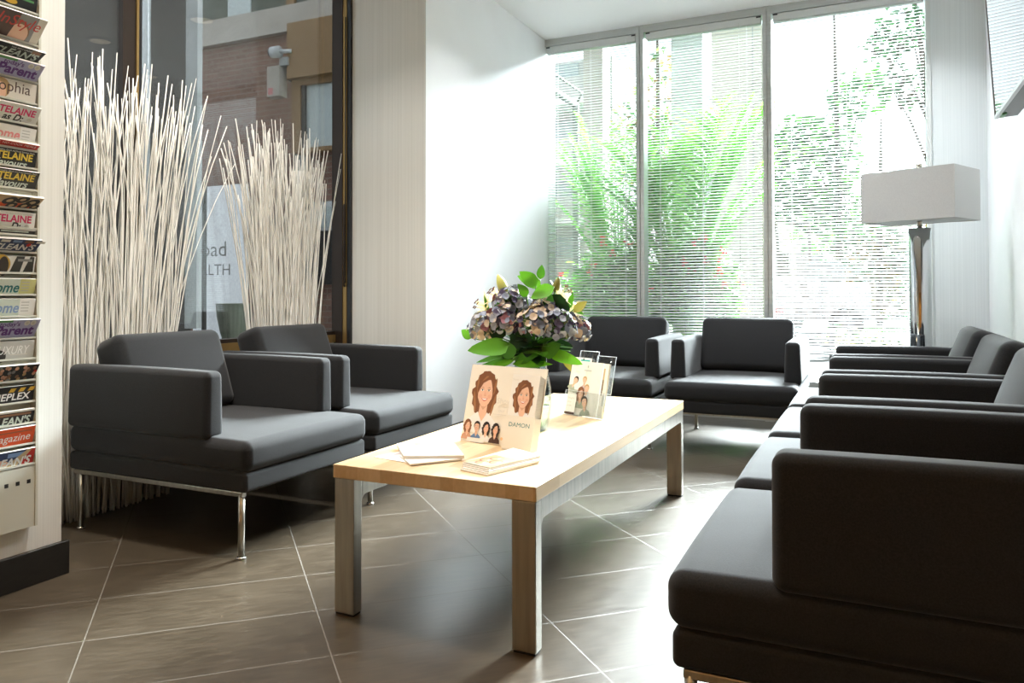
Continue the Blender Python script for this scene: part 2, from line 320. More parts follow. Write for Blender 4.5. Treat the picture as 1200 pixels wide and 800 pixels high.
class Fr:                       # a printed surface: origin, right, up; lays shapes just above it
    def __init__(s, mb, o, eu, ev, k=.00025):
        s.mb = mb; s.o = Vector(o); s.eu = Vector(eu).normalized(); s.ev = Vector(ev).normalized(); s.n = s.eu.cross(s.ev); s.k = k; s.l = 1
    def P(s, u, v): return s.o + s.eu*u + s.ev*v + s.n*(s.k*s.l)
    def poly(s, pts, m): s.mb.add([s.P(u, v) for u, v in pts], [list(range(len(pts)))], m); s.l += .15
    def rect(s, u0, v0, u1, v1, m): s.poly([(u0,v0),(u1,v0),(u1,v1),(u0,v1)], m)
    def ell(s, u, v, a, b, m, n=20, rot=0):
        cs, sn = math.cos(rot), math.sin(rot)
        s.poly([(u+a*math.cos(2*PI*k/n)*cs-b*math.sin(2*PI*k/n)*sn, v+a*math.cos(2*PI*k/n)*sn+b*math.sin(2*PI*k/n)*cs) for k in range(n)], m)
    def text(s, st, u, v, size, m, align='LEFT', shear=0, bold=0, sx=1.0):
        cu = bpy.data.curves.new('t', 'FONT'); cu.body = st; cu.size = size; cu.align_x = align; cu.shear = shear; cu.offset = bold*size; cu.resolution_u = 3
        o = bpy.data.objects.new('t', cu); C.objects.link(o)
        me = bpy.data.meshes.new_from_object(o.evaluated_get(bpy.context.evaluated_depsgraph_get()))
        s.mb.add([s.P(u+p.co.x*sx, v+p.co.y) for p in me.vertices], [list(f.vertices) for f in me.polygons], m)
        bpy.data.objects.remove(o); bpy.data.curves.remove(cu); bpy.data.meshes.remove(me); s.l += .15
    def portrait(s, u, v, h, hair, skin, top, long=True, tilt=0, smile=True):   # head and shoulders about h tall, centred on the face
        cs, sn = math.cos(tilt), math.sin(tilt)
        T = lambda x, y: (u+(x*cs-y*sn)*h, v+(x*sn+y*cs)*h)
        def E(x, y, a, b, m, r=0, n=16): p_ = T(x, y); s.ell(p_[0], p_[1], a*h, b*h, m, n=n, rot=tilt+r)
        def G(pts, m): s.poly([T(x, y) for x, y in pts], m)
        hl = {'hair_auburn': 'hair_light', 'hair_dark': 'hair_soft', 'hair_blond': 'hair_fair'}.get(hair, hair)
        if long:
            pts = []
            for k in range(40):
                a = PI*(1.36-1.72*k/39); wv = .018*math.sin(k*1.9)
                rx = .215+wv+(.03 if math.sin(a) < 0 else 0); ry = .29 if math.sin(a) > 0 else .42
                pts.append((rx*math.cos(a)-.01, .04+ry*math.sin(a)*(1+wv)))
            G(pts[::-1], hair)
            for x, y, r_ in ((-.19, -.12, .2), (.185, -.14, -.2), (-.16, .1, .1), (.17, .1, -.1), (-.17, -.2, .15), (.17, -.22, -.15)): E(x, y, .02, .13, hl, r_, 10)
        else: E(0, .08, .185, .215, hair)
        G([(-.07, -.12), (-.075, -.33), (0, -.44), (.075, -.33), (.07, -.12)], skin); G([(-.065, -.2), (0, -.27), (.065, -.2), (.07, -.15), (-.07, -.15)], 'skin_dark')
        G([(-.33, -.62), (.33, -.62), (.29, -.46), (.19, -.37), (.085, -.3), (.0, -.47), (-.085, -.3), (-.19, -.37), (-.29, -.46)], top)
        G([(-.135, .12), (-.145, .02), (-.13, -.09), (-.085, -.17), (-.035, -.215), (.035, -.215), (.085, -.17), (.13, -.09), (.145, .02), (.135, .12), (.09, .2), (0, .225), (-.09, .2)][::1], skin)
        E(-.085, -.06, .035, .03, 'skin_warm'); E(.085, -.06, .035, .03, 'skin_warm')
        if long:
            G([(-.16, .05), (-.14, .17), (-.07, .245), (.03, .26), (.1, .2), (.03, .19), (-.06, .14), (-.11, .05), (-.145, -.03)], hair); G([(.16, .03), (.13, .2), (.03, .26), (.09, .16), (.125, .06), (.14, -.04)], hair)
            G([(-.1, .16), (-.02, .25), (.03, .25), (-.03, .2)], hl)
        else: G([(-.16, .04), (-.155, .16), (-.08, .26), (.05, .27), (.15, .18), (.16, .04), (.135, .12), (.06, .17), (-.06, .175), (-.13, .12)], hair)
        for e in (-1, 1):
            E(e*.062, .03, .028, .0135, 'tooth_white', n=10); E(e*.062, .03, .012, .0125, 'ink', n=8); E(e*.062, .045, .031, .004, 'ink', n=8); G([(e*.025, .066), (e*.06, .08), (e*.098, .068), (e*.06, .072)][::int(e)], hair)
        G([(-.008, .03), (-.024, -.045), (0, -.058), (.024, -.045), (.008, .0)], 'skin_warm'); E(0, -.05, .022, .006, 'skin_dark', n=8)
        if smile:
            G([(-.066, -.088), (-.03, -.128), (0, -.136), (.03, -.128), (.066, -.088), (.02, -.09), (-.02, -.09)], 'lip'); G([(-.05, -.094), (-.022, -.116), (.022, -.116), (.05, -.094), (0, -.096)], 'tooth_white')
        else: E(0, -.105, .045, .013, 'lip')
for nme, c in dict(skin_warm=(.74,.4,.28), hair_light=(.34,.15,.06), hair_soft=(.06,.04,.03), hair_fair=(.62,.42,.2), ink=(.02,.018,.017), skin=(.78,.48,.33), skin_dark=(.62,.34,.22), lip=(.6,.16,.13), tooth_white=(.88,.86,.82), hair_auburn=(.2,.075,.03), hair_dark=(.025,.015,.012), hair_blond=(.5,.32,.14), hair_grey=(.45,.4,.33),
    shirt_white=(.82,.8,.77), shirt_blue=(.12,.22,.4), shirt_brown=(.075,.035,.025), shirt_green=(.4,.42,.32), shirt_lilac=(.5,.42,.45), teal=(.02,.2,.19), faint=(.7,.65,.57), faint2=(.6,.57,.5), peach=(.8,.5,.25), bright_teal=(.02,.42,.36), photo_pale=(.84,.8,.73), print_grey=(.5,.5,.47), coral=(.75,.2,.12),
    m_red=(.55,.03,.02), m_purple=(.1,.02,.2), m_lilac=(.42,.42,.62), m_pink=(.75,.02,.16), m_yellow=(.75,.55,.06), m_white=(.8,.8,.77), m_black=(.012,.012,.012), m_rose=(.75,.25,.25), m_teal=(.01,.16,.17), m_blue=(.2,.32,.55), m_cream=(.72,.68,.6), m_green=(.1,.3,.1), m_grey=(.25,.25,.24), m_orange=(.7,.09,.02), m_brown=(.25,.12,.06), m_gold=(.6,.36,.04), m_tan=(.55,.4,.22), m_scarlet=(.5,.02,.015), m_lime=(.6,.6,.25), m_mint=(.6,.68,.6), m_navy=(.03,.05,.12)).items(): flat(nme, c)
random.seed(7)

# ------------------------------------------------------------------ room shell
YW = 5.9; ZC = 2.936; XR = .69; XW = -2.318; YB = 3.977; XG = -2.95; XP = -2.367; YP = 1.712; YN = -3.2; GZ = -.15
sbox('floor', (-3.06, YN, -.1), (XR+.15, YW+.02, 0), 'tile')
sbox('ceiling', (-3.2, YN, ZC), (XR+.15, YW+.25, ZC+.15), 'ceil')
sbox('wall_right', (XR, YN, 0), (XR+.15, YW+.2, ZC), 'white_wall')
sbox('wall_window', (.38, YW, 0), (XR, YW+.2, ZC), 'grey_paper')
sbox('wall_back', (-3.2, YN-.15, 0), (XR+.15, YN, ZC), 'gold_bounce')
mb = MB(); mb.box((-2.965, YB+.001, 0), (XW-.001, YW+.2, ZC), 'white_wall'); mb.add([(-2.838,YB,0),(XW,YB,0),(XW,YB,ZC),(-2.838,YB,ZC)], [(0,1,2,3)], 'wallpaper')
mb.add([(XW,YB,0),(XW,YW+.2,0),(XW,YW+.2,ZC),(XW,YB,ZC)], [(0,1,2,3)], 'white_wall'); struct(mb, 'wall_left_far')
sbox('wall_left_near', (-3.2, YN, 0), (XP, YP, ZC), 'wallpaper')
mb = MB(); mb.rbox((XP+.0005, YN, 0), (XP+.018, YP+.018, .107), .003, 'black_base', n=2, smooth=False); struct(mb, 'baseboard_left')
mb = MB(); mb.rbox((XW+.0005, YB-.012, 0), (XW+.012, YW, .1), .003, 'black_base', n=2, smooth=False); struct(mb, 'baseboard_left_far')
mb = MB(); mb.rbox((XR-.014, YN, 0), (XR-.0005, YW, .1), .003, 'black_base', n=2, smooth=False); struct(mb, 'baseboard_right')
# left window: low wall, frame, glass, outside solar mesh
mb = MB(); mb.box((-3.06, YP, 0), (XG-.012, YB, .245), 'black_base'); mb.box((-3.06, YP, .245), (XG, YB, .61), 'tan'); mb.box((-3.06, YP, .61), (XG+.012, YB, .655), 'brass'); struct(mb, 'wall_left_low')
w4 = empty('window_4', (XG, 2.8, .655), kind='structure'); w4.location = (0, 0, 0)
mb = MB(); my0, my1 = onx(142, 200, XG).y, onx(165, 200, XG).y
mb.box((XG-.06, my0, .655), (XG+.006, my0+(my1-my0)*.66, ZC), 'bronze'); mb.box((XG-.06, my0+(my1-my0)*.66, .655), (XG+.012, my0+(my1-my0)*.78, ZC), 'brass'); mb.box((XG-.06, my0+(my1-my0)*.78, .655), (XG+.004, my1, ZC), 'black')
mb.box((XG-.06, YP, ZC-.05), (XG+.005, YB, ZC), 'bronze'); mb.box((XG-.06, YP, .655), (XG+.004, YB, .675), 'bronze'); mb.box((XG-.06, YP, .655), (XG+.004, YP+.04, ZC), 'bronze')
mb.box((-2.968, 3.945, 0), (-2.89, YB+.06, ZC), 'bronze'); mb.box((-2.89, 3.95, .6), (-2.862, YB+.06, ZC), 'brass'); mb.box((-2.862, 3.955, .0), (-2.838, YB+.06, ZC), 'black')
mb.build('window_frame', w4)
mb = MB(); mb.tube([(-2.872, 3.944, 1.45), (-2.872, 3.938, 1.44), (-2.872, 3.938, .96), (-2.872, 3.944, .95)], .006, 'bronze'); mb.tube([(-2.866, 3.943, .97), (-2.866, 3.943, 2.6)], .0035, 'black', n=6)
mb.build('window_handle', w4)
mb = MB(); mb.box((XG-.014, YP+.04, .675), (XG-.008, YB-.032, ZC-.05), 'pane2'); mb.build('window_pane', w4)
mb = MB(); mb.add([(XG-.02, YP+.04, .675), (XG-.02, YB-.03, .675), (XG-.02, YB-.03, ZC-.05), (XG-.02, YP+.04, ZC-.05)], [(0,1,2,3)], 'scrim'); mb.build('window_mesh_screen', w4)
# main window: three bays
MU = [(XW, XW), (-1.5755, -1.5165), (-.661, -.603), (.353, .38)]
FZ0, FZ1 = .292, ZC-.052
def window_frame(i, x0, x1):
    w = empty('window_%d' % i, (0, 0, 0), kind='structure')
    mb = MB(); mb.box((x0, YW-.03, ZC-.055), (x1, YW+.09, ZC), 'alu'); mb.box((x0, YW-.0, .0), (x1, YW+.09, FZ0), 'alu'); mb.box((x0, YW-.035, FZ0-.03), (x1, YW-.0, FZ0), 'alu')
    mb.build('window_frame', w)
    mb = MB(); mb.box((x0, YW+.04, FZ0), (x1, YW+.048, ZC-.055), 'pane'); mb.build('window_pane', w)
for i in range(3): window_frame(i+1, MU[i][1], MU[i+1][0])
for k, i in enumerate((1, 2)):
    mb = MB(); x0, x1 = MU[i]; c = (x0+x1)/2
    mb.box((x0, YW-.035, 0), (c-.004, YW+.09, ZC), 'alu'); mb.box((c+.004, YW-.035, 0), (x1, YW+.09, ZC), 'alu'); mb.box((c-.004, YW-.025, 0), (c+.004, YW+.09, ZC), 'alu'); struct(mb, 'trim_%d' % (k+1))
sbox('trim_3', (.353, YW-.02, 0), (.38, YW+.09, ZC), 'slat')
# venetian blinds
def blind(x0, x1, label, wands):
    b = empty('venetian_blind', ((x0+x1)/2, YW-.0, ZC-.06), label, 'blind', group='white venetian blinds in the main window'); ox, oz = (x0+x1)/2, ZC-.06
    hw = (x1-x0)/2
    mb = MB(); mb.box((-hw, -.028, -.05), (hw, .028, 0), 'slat'); mb.box((-hw-.002, -.03, -.012), (-hw+.03, -.0285, -.001), 'black'); mb.box((hw-.03, -.03, -.012), (hw+.002, -.0285, -.001), 'black'); mb.build('headrail', b)
    mb = MB(); z = -.06; bot = .495-oz; zs = []
    while z > bot: zs.append(z); z -= .0212
    tl = math.radians(27)
    for z in zs:
        P = []
        for k in range(4):
            u = (k/3-.5)*.025; h = .0016*(1-(2*u/.025)**2)
            P.append((u*math.cos(tl), u*math.sin(tl)+h))
        vs = []; th = .0006
        for sx_ in (-hw+.004, hw-.004):
            for (y, h) in P: vs.append((sx_, y, z+h))
            for (y, h) in P: vs.append((sx_, y, z+h-th))
        fs = [(k, k+1, 9+k, 8+k) for k in range(3)] + [(4+k+1, 4+k, 12+k, 13+k) for k in range(3)] + [(0, 8, 12, 4), (3, 7, 15, 11)]
        mb.add(vs, fs, 'slat', True)
    mb.build('slats', b)
    mb = MB(); mb.rbox((-hw+.004, -.013, .479-oz), (hw-.004, .013, .492-oz), .004, 'slat', n=2); mb.build('bottom_rail', b)
    for fx in (.12, .5, .88):
        mb = MB()
        for yy in (-.0135, .0135): mb.box((-hw+2*hw*fx-.0012, yy-.0006, .49-oz), (-hw+2*hw*fx+.0012, yy+.0006, -.05), 'cord')
        mb.build('ladder_cord', b)
    for fx, zb, mm in wands:
        mb = MB(); mb.tube([(-hw+2*hw*fx, -.033, -.03), (-hw+2*hw*fx, -.033, zb-oz)], .0016, mm, n=6); mb.tube([(-hw+2*hw*fx, -.033, zb-oz), (-hw+2*hw*fx, -.033, zb-oz-.03)], .004, mm, n=6); mb.build('pull_cord', b)
blind(XW+.012, MU[1][0]-.006, 'white venetian blind in left window bay, beside the white wall', [(.9, 1.3, 'cord')])
blind(MU[1][1]+.018, MU[2][0]-.012, 'white venetian blind in middle window bay, in front of grey column', [(.82, 1.0, 'print_grey')])
blind(MU[2][1]+.014, .353-.008, 'white venetian blind in right window bay, behind the floor lamp', [(.46, 1.6, 'print_grey')])

# ------------------------------------------------------------------ lounge chairs
def bulge(z=0, front=0):
    def fn(q, h):
        x, y, zz = q
        k = (1-(x/h[0])**2)*(1-(y/h[1])**2)
        if zz > 0: zz += z*max(0, k)**.6
        x2 = x + (front*(1-(y/h[1])**2)*(1-(q[2]/h[2])**2) if x > 0 else 0)
        return (x2, y, zz)
    return fn
def make_chair(label, group):
    r = empty('lounge_chair', (0,0,0), label, 'armchair', group=group)
    mb = MB(); mb.rbox((-.455, -.36, .296), (.46, .36, .402), .034, 'fabric', n=5, div=(12, 10, 2), fn=bulge(.016, .006)); mb.build('seat_cushion', r)
    mb = MB(); mb.rbox((-.45, -.355, .228), (.45, .355, .297), .014, 'fabric', n=3, div=(2, 2, 1)); mb.build('seat_base', r)
    for e in (-1, 1):
        mb = MB()
        def fn(q, h):
            x, y, z = q
            if z > 0: z += .004*(1-(x/h[0])**2)
            return (x, y*(1-.10*(z/h[2])), z)
        y0, y1 = (.275, .36) if e > 0 else (-.36, -.275)
        mb.rbox((-.46, y0, .392), (.277, y1, .632), .024, 'fabric', n=4, div=(8, 2, 4), fn=fn)
        # seam along the outer upper edge
        mb.tube([(-.43, e*.3535, .613), (-.1, e*.3535, .617), (.25, e*.3535, .613)], .0022, 'fabric', n=5)
        mb.build('armrest', r)
    mb = MB()
    def fb(q, h):
        x, y, z = q; x2 = x + (.022*(1-(y/h[1])**2)*(1-(z/h[2])**2) if x > 0 else -.008*(1-(y/h[1])**2))
        return (x2, y, z)
    ln = math.radians(19)
    mx = Matrix.Translation((-.245, 0, .402)) @ Matrix.Rotation(-ln, 4, 'Y')
    mb.rbox((-.075, -.278, -.0), (.075, .278, .35), .042, 'fabric', n=5, div=(2, 8, 8), fn=fb, mx=mx); mb.build('back_cushion', r)
    mb = MB(); mb.rbox((-.458, -.279, .3), (-.41, .279, .6), .02, 'fabric', n=3, div=(1, 4, 3)); mb.build('back_panel', r)
    mb = MB()
    for e in (-1, 1): mb.rbox((-.425, e*.34-.011, .212), (.43, e*.34+.011, .229), .003, 'steel', n=2, smooth=False)
    for xx in (-.39, .39): mb.rbox((xx-.01, -.33, .214), (xx+.01, .33, .229), .003, 'steel', n=2, smooth=False)
    mb.build('frame', r)
    for sx_ in (-1, 1):
        for e in (-1, 1):
            lx = .418 if sx_ > 0 else -.396
            mb = MB(); mb.tube([(lx, e*.34, .008), (lx, e*.34, .218)], .0115, 'steel', n=14); lg = mb.build('leg', r)
            mb = MB(); mb.lathe([(.0155, 0), (.0165, .003), (.0165, .007), (.012, .010)], 'chrome', n=16, c=(lx, e*.34, 0)); mb.build('foot', lg)
    return r
GL, GR, GF = 'charcoal chairs in front of the twigs', 'charcoal chairs in the row along the right wall', 'charcoal chairs under the blinds'
ch = make_chair('charcoal lounge chair on thin steel legs next to magazine rack, before tall twig screen', GL)
ch.location = (-2.357, 2.414, 0)
dup(ch, (-2.357, 3.19, 0), 0, 'charcoal lounge chair beside beige wall corner, in front of the shorter twig cluster', GL)
dup(ch, (.122, 1.80, 0), PI, 'charcoal lounge chair nearest in the right row, its dark arm cut by photo edge', GR)
dup(ch, (.122, 2.60, 0), PI, 'second charcoal lounge chair from the near end of the right row', GR)
dup(ch, (.122, 3.40, 0), PI, 'third charcoal lounge chair in the right row, one before the lamp end', GR)
dup(ch, (.122, 4.20, 0), PI, 'charcoal lounge chair at far end of the right row, beside floor lamp', GR)
dup(ch, (-.70, 4.96, 0), -PI/2, 'charcoal lounge chair under middle blind, facing the room, fully visible', GF)
dup(ch, (-1.49, 4.96, 0), -PI/2, 'charcoal lounge chair under left blind, partly hidden behind flower bouquet', GF)

# ------------------------------------------------------------------ coffee table
TX0, TX1, TY0, TY1, TZ = -1.375, -.752, 1.835, 3.585, .423
tb = empty('coffee_table', (0,0,0), 'long coffee table with pale maple block top and steel legs', 'table')
mb = MB(); mb.rbox((TX0, TY0, .385), (TX1, TY1, TZ), .002, 'maple', n=1, smooth=False); mb.build('table_top', tb)
for e, (x0, x1) in enumerate(((TX0+.004, TX0+.07), (TX1-.068, TX1-.002))):
    for yy in (TY0+.0015, TY1-.0415):
        mb = MB(); mb.rbox((x0, yy, .006), (x1, yy+.04, .3845), .003, 'steel', n=2, smooth=False); lg = mb.build('leg', tb)
        mb = MB(); mb.box((x0+.003, yy+.003, 0), (x1-.003, yy+.037, .0065), 'rubber'); mb.build('foot_pad', lg)
    mb = MB()
    ya, yb = TY0+.041, TY1-.041; z1 = .3845; z0 = z1-.05
    prof = [(ya, z1), (ya, z0-.022)]
    for k in range(1, 7): a = PI/2*k/6; prof.append((ya+.022*(1-math.cos(a)), z0-.022+.022*math.sin(a)))
    prof += [(2*TY0/2+TY1-p_[0], p_[1]) for p_ in reversed(prof[1:])] + [(yb, z1)]
    n_ = len(prof); vs = [(x0, y, z) for y, z in prof]+[(x1, y, z) for y, z in prof]
    mb.add(vs, [list(range(n_))[::-1], list(range(n_, 2*n_))] + [(k, (k+1) % n_, n_+(k+1) % n_, n_+k) for k in range(n_)], 'steel'); mb.build('rail', tb)

# ------------------------------------------------------------------ things on the table
def card_frame(L, R_, lean):
    L, R_ = Vector(L), Vector(R_); eu = (R_-L).normalized(); back = Vector((-eu.y, eu.x, 0))
    ev = (Vector((0,0,1))*math.cos(lean)+back*math.sin(lean)).normalized(); return L, eu, ev, back, (R_-L).length
def slab(mb, o, eu, ev, u0, u1, v0, v1, d0, d1, m, side=None):     # board in a leaning frame; d along the backward normal
    nb = -(Vector(eu).cross(Vector(ev))); o = Vector(o)
    P = lambda u, v, d: o+Vector(eu)*u+Vector(ev)*v+nb*d
    vs = [P(u0,v0,d0),P(u1,v0,d0),P(u1,v1,d0),P(u0,v1,d0),P(u0,v0,d1),P(u1,v0,d1),P(u1,v1,d1),P(u0,v1,d1)]
    mb.add(vs, [(0,1,2,3)], m); mb.add(vs, [(5,4,7,6),(1,5,6,2),(2,6,7,3),(3,7,4,0),(4,5,1,0)], side or m)
# big cream leaflet display
L = onz(531.5, 517.7, TZ); Rr = onz(621, 531, TZ)
o, eu, ev, back, Wd = card_frame(L, Rr, math.radians(15))
o = o + Vector((0,0,.001)) + back*.004
ds = empty('leaflet_display', (0,0,0), 'cream leaflet display with smiling woman portraits and a pocket, standing near table front', 'display stand')
mb = MB(); H = .262; PW = .108
slab(mb, o, eu, ev, 0, Wd, 0, H, .03, .034, 'cream')
Fp = Fr(mb, o + (-(eu.cross(ev)))*.03, eu, ev)
Fp.portrait(.073, .172, .215, 'hair_auburn', 'skin', 'shirt_white')
for i, (hr, top, lg) in enumerate((('hair_auburn', 'skin_dark', True), ('hair_dark', 'shirt_blue', False), ('hair_dark', 'shirt_white', True), ('hair_dark', 'shirt_brown', True))):
    Fp.portrait(.022+i*.039, .058-i*.001, .068, hr, 'skin', top, lg)
Fp.text('Show', .128, .14, .026, 'faint'); Fp.text('our BT', .14, .112, .018, 'faint')
Fp.rect(.118, .104, Wd-PW-.005, .1055, 'faint'); Fp.ell(.168, .03, .005, .005, 'peach'); Fp.rect(.03, .008, .1, .022, 'photo_pale')
mb.build('back_card', ds)
mb = MB(); slab(mb, o, eu, ev, Wd-PW, Wd, 0, .105, -.004, -.0025, 'cream'); slab(mb, o, eu, ev, Wd-PW, Wd-PW+.0015, 0, .105, -.0025, .03, 'cream'); slab(mb, o, eu, ev, Wd-.0015, Wd, 0, .105, -.0025, .03, 'cream'); slab(mb, o, eu, ev, Wd-PW, Wd, 0, .0015, -.0025, .03, 'cream')
Fp = Fr(mb, o + (-(eu.cross(ev)))*(-.004), eu, ev); Fp.text('DAMON', Wd-PW/2, .071, .019, 'teal', 'CENTER', bold=.0, sx=1.12)
mb.build('pocket', ds)
mb = MB(); slab(mb, o, eu, ev, Wd*.3, Wd*.55, 0, H*.62, .034, .036, 'cream'); nb = -(eu.cross(ev))
a0 = o+eu*Wd*.3+ev*H*.6+nb*.036; a1 = o+eu*Wd*.55+ev*H*.6+nb*.036; g0 = Vector((a0.x, a0.y, TZ+.001))+back*.07; g1 = Vector((a1.x, a1.y, TZ+.001))+back*.07
mb.add([a0, a1, g1, g0, a0+back*.002, a1+back*.002, g1+back*.002, g0+back*.002], [(0,1,2,3),(7,6,5,4),(0,3,7,4),(1,5,6,2)], 'cream'); mb.build('easel', ds)
lf = 'leaflets in the display pocket'
for k in range(6):
    mb = MB(); d0 = -.001+k*.0048
    slab(mb, o, eu, ev, Wd-PW+.002, Wd-.003, .002, .235-.001*k, d0, d0+.004, 'cream' if k else 'photo_pale', 'pages')
    if k == 0:
        Fp = Fr(mb, o+nb*d0, eu, ev); Fp.portrait(Wd-PW*.5, .166, .16, 'hair_auburn', 'skin', 'shirt_white')
        Fp.text('Show', Wd-PW+.004, .215, .01, 'faint')
    tag(mb.build('leaflet'), 'front leaflet of the display pocket, with smiling auburn-haired woman on its cover' if k == 0 else 'cream leaflet packed behind the front one in the display pocket', 'leaflet', lf if k else None)
# clear holder with family brochures
L = onz(661, 485, TZ); Rr = onz(697, 491, TZ)
o, eu, ev, back, Wd = card_frame(L, Rr, math.radians(13)); Wf = Wd
o = o+Vector((0,0,.002))+back*.003; nb = -(eu.cross(ev))
W2 = (onz(717, 489, TZ)-onz(661, 485, TZ)).length
def edge_strip(mb, u0, u1, v0, v1, d_):
    q_ = [o+nb*d_+eu*u+ev*v for u, v in ((u0, v0), (u1, v0), (u1, v1), (u0, v1))]
    for k in range(4): mb.tube([q_[k], q_[(k+1) % 4]], .0009, 'acrylic_edge', n=5)
hd = empty('brochure_holder', (0,0,0), 'clear acrylic holder with family-photo brochures, behind the vase on the table', 'display stand')
mb = MB()
slab(mb, o, eu, ev, -.006, W2+.004, -.001, .095, -.006, -.004, 'acrylic'); slab(mb, o, eu, ev, -.006, W2+.004, -.001, .001, -.004, .034, 'acrylic'); slab(mb, o, eu, ev, -.006, -.004, -.001, .095, -.004, .034, 'acrylic'); slab(mb, o, eu, ev, W2+.002, W2+.004, -.001, .095, -.004, .034, 'acrylic'); edge_strip(mb, -.006, W2+.004, -.001, .095, -.006); mb.build('tray', hd)
mb = MB(); slab(mb, o, eu, ev, .004, .105, -.001, .262, .034, .036, 'acrylic'); edge_strip(mb, .004, .105, -.001, .262, .034); mb.build('back_plate', hd)
mb = MB(); slab(mb, o, eu, ev, .104, W2+.002, -.001, .246, .03, .032, 'acrylic')
q = o+nb*.029+eu*(W2-.018)+ev*.232
for k in range(16):
    a, b_ = 2*PI*k/16, 2*PI*(k+1)/16
    mb.tube([q+eu*.007*math.cos(a)+ev*.007*math.sin(a), q+eu*.007*math.cos(b_)+ev*.007*math.sin(b_)], .0012, 'acrylic', n=5, cap=False)
edge_strip(mb, .104, W2+.002, .1, .246, .03); mb.build('hanging_tab', hd)
mb = MB(); slab(mb, o, eu, ev, 0, Wf, .002, .215, 0, .009, 'photo_pale', 'pages'); Fp = Fr(mb, o, eu, ev)
Fp.rect(.012, .088, .055, .165, 'shirt_white'); Fp.portrait(.033, .135, .07, 'hair_dark', 'skin', 'shirt_green', False, -.5)
Fp.rect(.004, .09, .05, .1, 'shirt_green')
Fp.portrait(.082, .14, .06, 'hair_blond', 'skin', 'shirt_lilac', False); Fp.portrait(.1, .108, .065, 'hair_blond', 'skin', 'shirt_white', False)
Fp.portrait(.073, .085, .09, 'hair_auburn', 'skin', 'shirt_green'); Fp.portrait(.1, .055, .085, 'hair_dark', 'skin', 'shirt_green', False, .2)
Fp.rect(.006, .01, .055, .082, 'paper'); Fp.text('Imagine', .01, .062, .012, 'faint2'); Fp.text('your', .01, .047, .012, 'faint2'); Fp.text('smile', .01, .032, .012, 'faint2')
Fp.text('invisalign', .068, .178, .012, 'print_grey', 'LEFT', sx=.8) if False else Fp.rect(.075, .178, .115, .182, 'print_grey'); Fp.ell(.094, .196, .004, .006, 'print_grey'); Fp.rect(.012, .192, .045, .194, 'faint2'); Fp.rect(.03, .172, .05, .174, 'faint2')
Fp.rect(.0, .002, .055, .01, 'shirt_brown')
tag(mb.build('brochure'), 'front brochure with family faces in the clear holder', 'brochure', 'brochures in the clear holder')
mb = MB(); slab(mb, o, eu, ev, Wf+.003, W2-.002, .002, .214, .002, .012, 'photo_pale', 'pages'); Fp = Fr(mb, o+nb*.002, eu, ev)
Fp.rect(Wf+.006, .11, Wf+.014, .195, 'm_tan'); Fp.rect(Wf+.007, .09, Wf+.012, .15, 'shirt_brown'); Fp.rect(Wf+.016, .05, W2-.003, .1, 'print_grey'); Fp.rect(Wf+.004, .01, W2-.003, .05, 'm_cream')
tag(mb.build('brochure'), 'narrow brochure with tan strip at the right side of the clear holder', 'brochure', 'brochures in the clear holder')
mb = MB(); slab(mb, o, eu, ev, -.012, .082, .002, .232, .016, .024, 'paper', 'pages'); Fp = Fr(mb, o+nb*.016, eu, ev)
Fp.rect(-.012, .05, 0, .17, 'bright_teal'); Fp.rect(-.011, .08, -.002, .1, 'm_lime'); Fp.rect(-.012, .17, 0, .2, 'shirt_brown'); Fp.rect(.03, .218, .08, .224, 'bright_teal'); Fp.text('M', .04, .222, .012, 'ink', bold=.02)
tag(mb.build('brochure'), 'white and teal brochure peeking out behind the family brochure', 'brochure', 'brochures in the clear holder')
# loose papers at the table front
def flat_paper(name, pts, z0, th, label, cat, top='paper', side='pages', pr=None, group=None):
    mb = MB(); ps = [Vector((p_.x, p_.y, 0)) for p_ in pts]; n_ = len(ps)
    vs = [p_+Vector((0,0,z0)) for p_ in ps]+[p_+Vector((0,0,z0+th)) for p_ in ps]
    mb.add(vs, [list(range(n_, 2*n_))], top); mb.add(vs, [list(range(n_))[::-1]]+[(k, (k+1) % n_, n_+(k+1) % n_, n_+k) for k in range(n_)], side)
    if pr:
        eu = ps[1]-ps[0]; pr(Fr(mb, ps[0]+Vector((0,0,z0+th)), eu, ps[3]-ps[0]), eu.length, (ps[3]-ps[0]).length)
    return tag(mb.build(name), label, cat, group)
def Q(*px): return [onz(a, b, TZ) for a, b in px]
def pr0(F, w, h): F.rect(.08*w, .3*h, .2*w, .7*h, 'shirt_lilac'); F.poly([(.25*w,.55*h),(.36*w,.62*h),(.33*w,.8*h)], 'bright_teal'); F.rect(.5*w, .2*h, .9*w, .24*h, 'faint')
G1 = 'loose papers at the left of the table front'
flat_paper('leaflet', Q((438.5, 536), (486, 544), (520, 535), (480, 527)), TZ+.0006, .0012, 'white leaflet with a teal mark lying lowest under two booklets', 'leaflet', pr=pr0, group=G1)
flat_paper('booklet', Q((468, 536), (481, 546.5), (541, 540), (528, 531)), TZ+.0022, .005, 'thin white booklet sandwiched crookedly under another booklet', 'booklet', group=G1)
def pr1(F, w, h):
    for k in range(5): F.rect(.1*w, (.25+.1*k)*h, (.4+.08*k)*w, (.27+.1*k)*h, 'faint')
    F.rect(.3*w, .85*h, .42*w, .97*h, 'coral')
b1 = [(473, 540.5), (544, 540), (533, 525.5), (465, 525.5)]
flat_paper('booklet', Q(*b1), TZ+.0075, .009, 'white booklet with coral spine tip on top of the left pile', 'booklet', pr=pr1, group=G1)
G2 = 'stack of photo brochures at the table front'
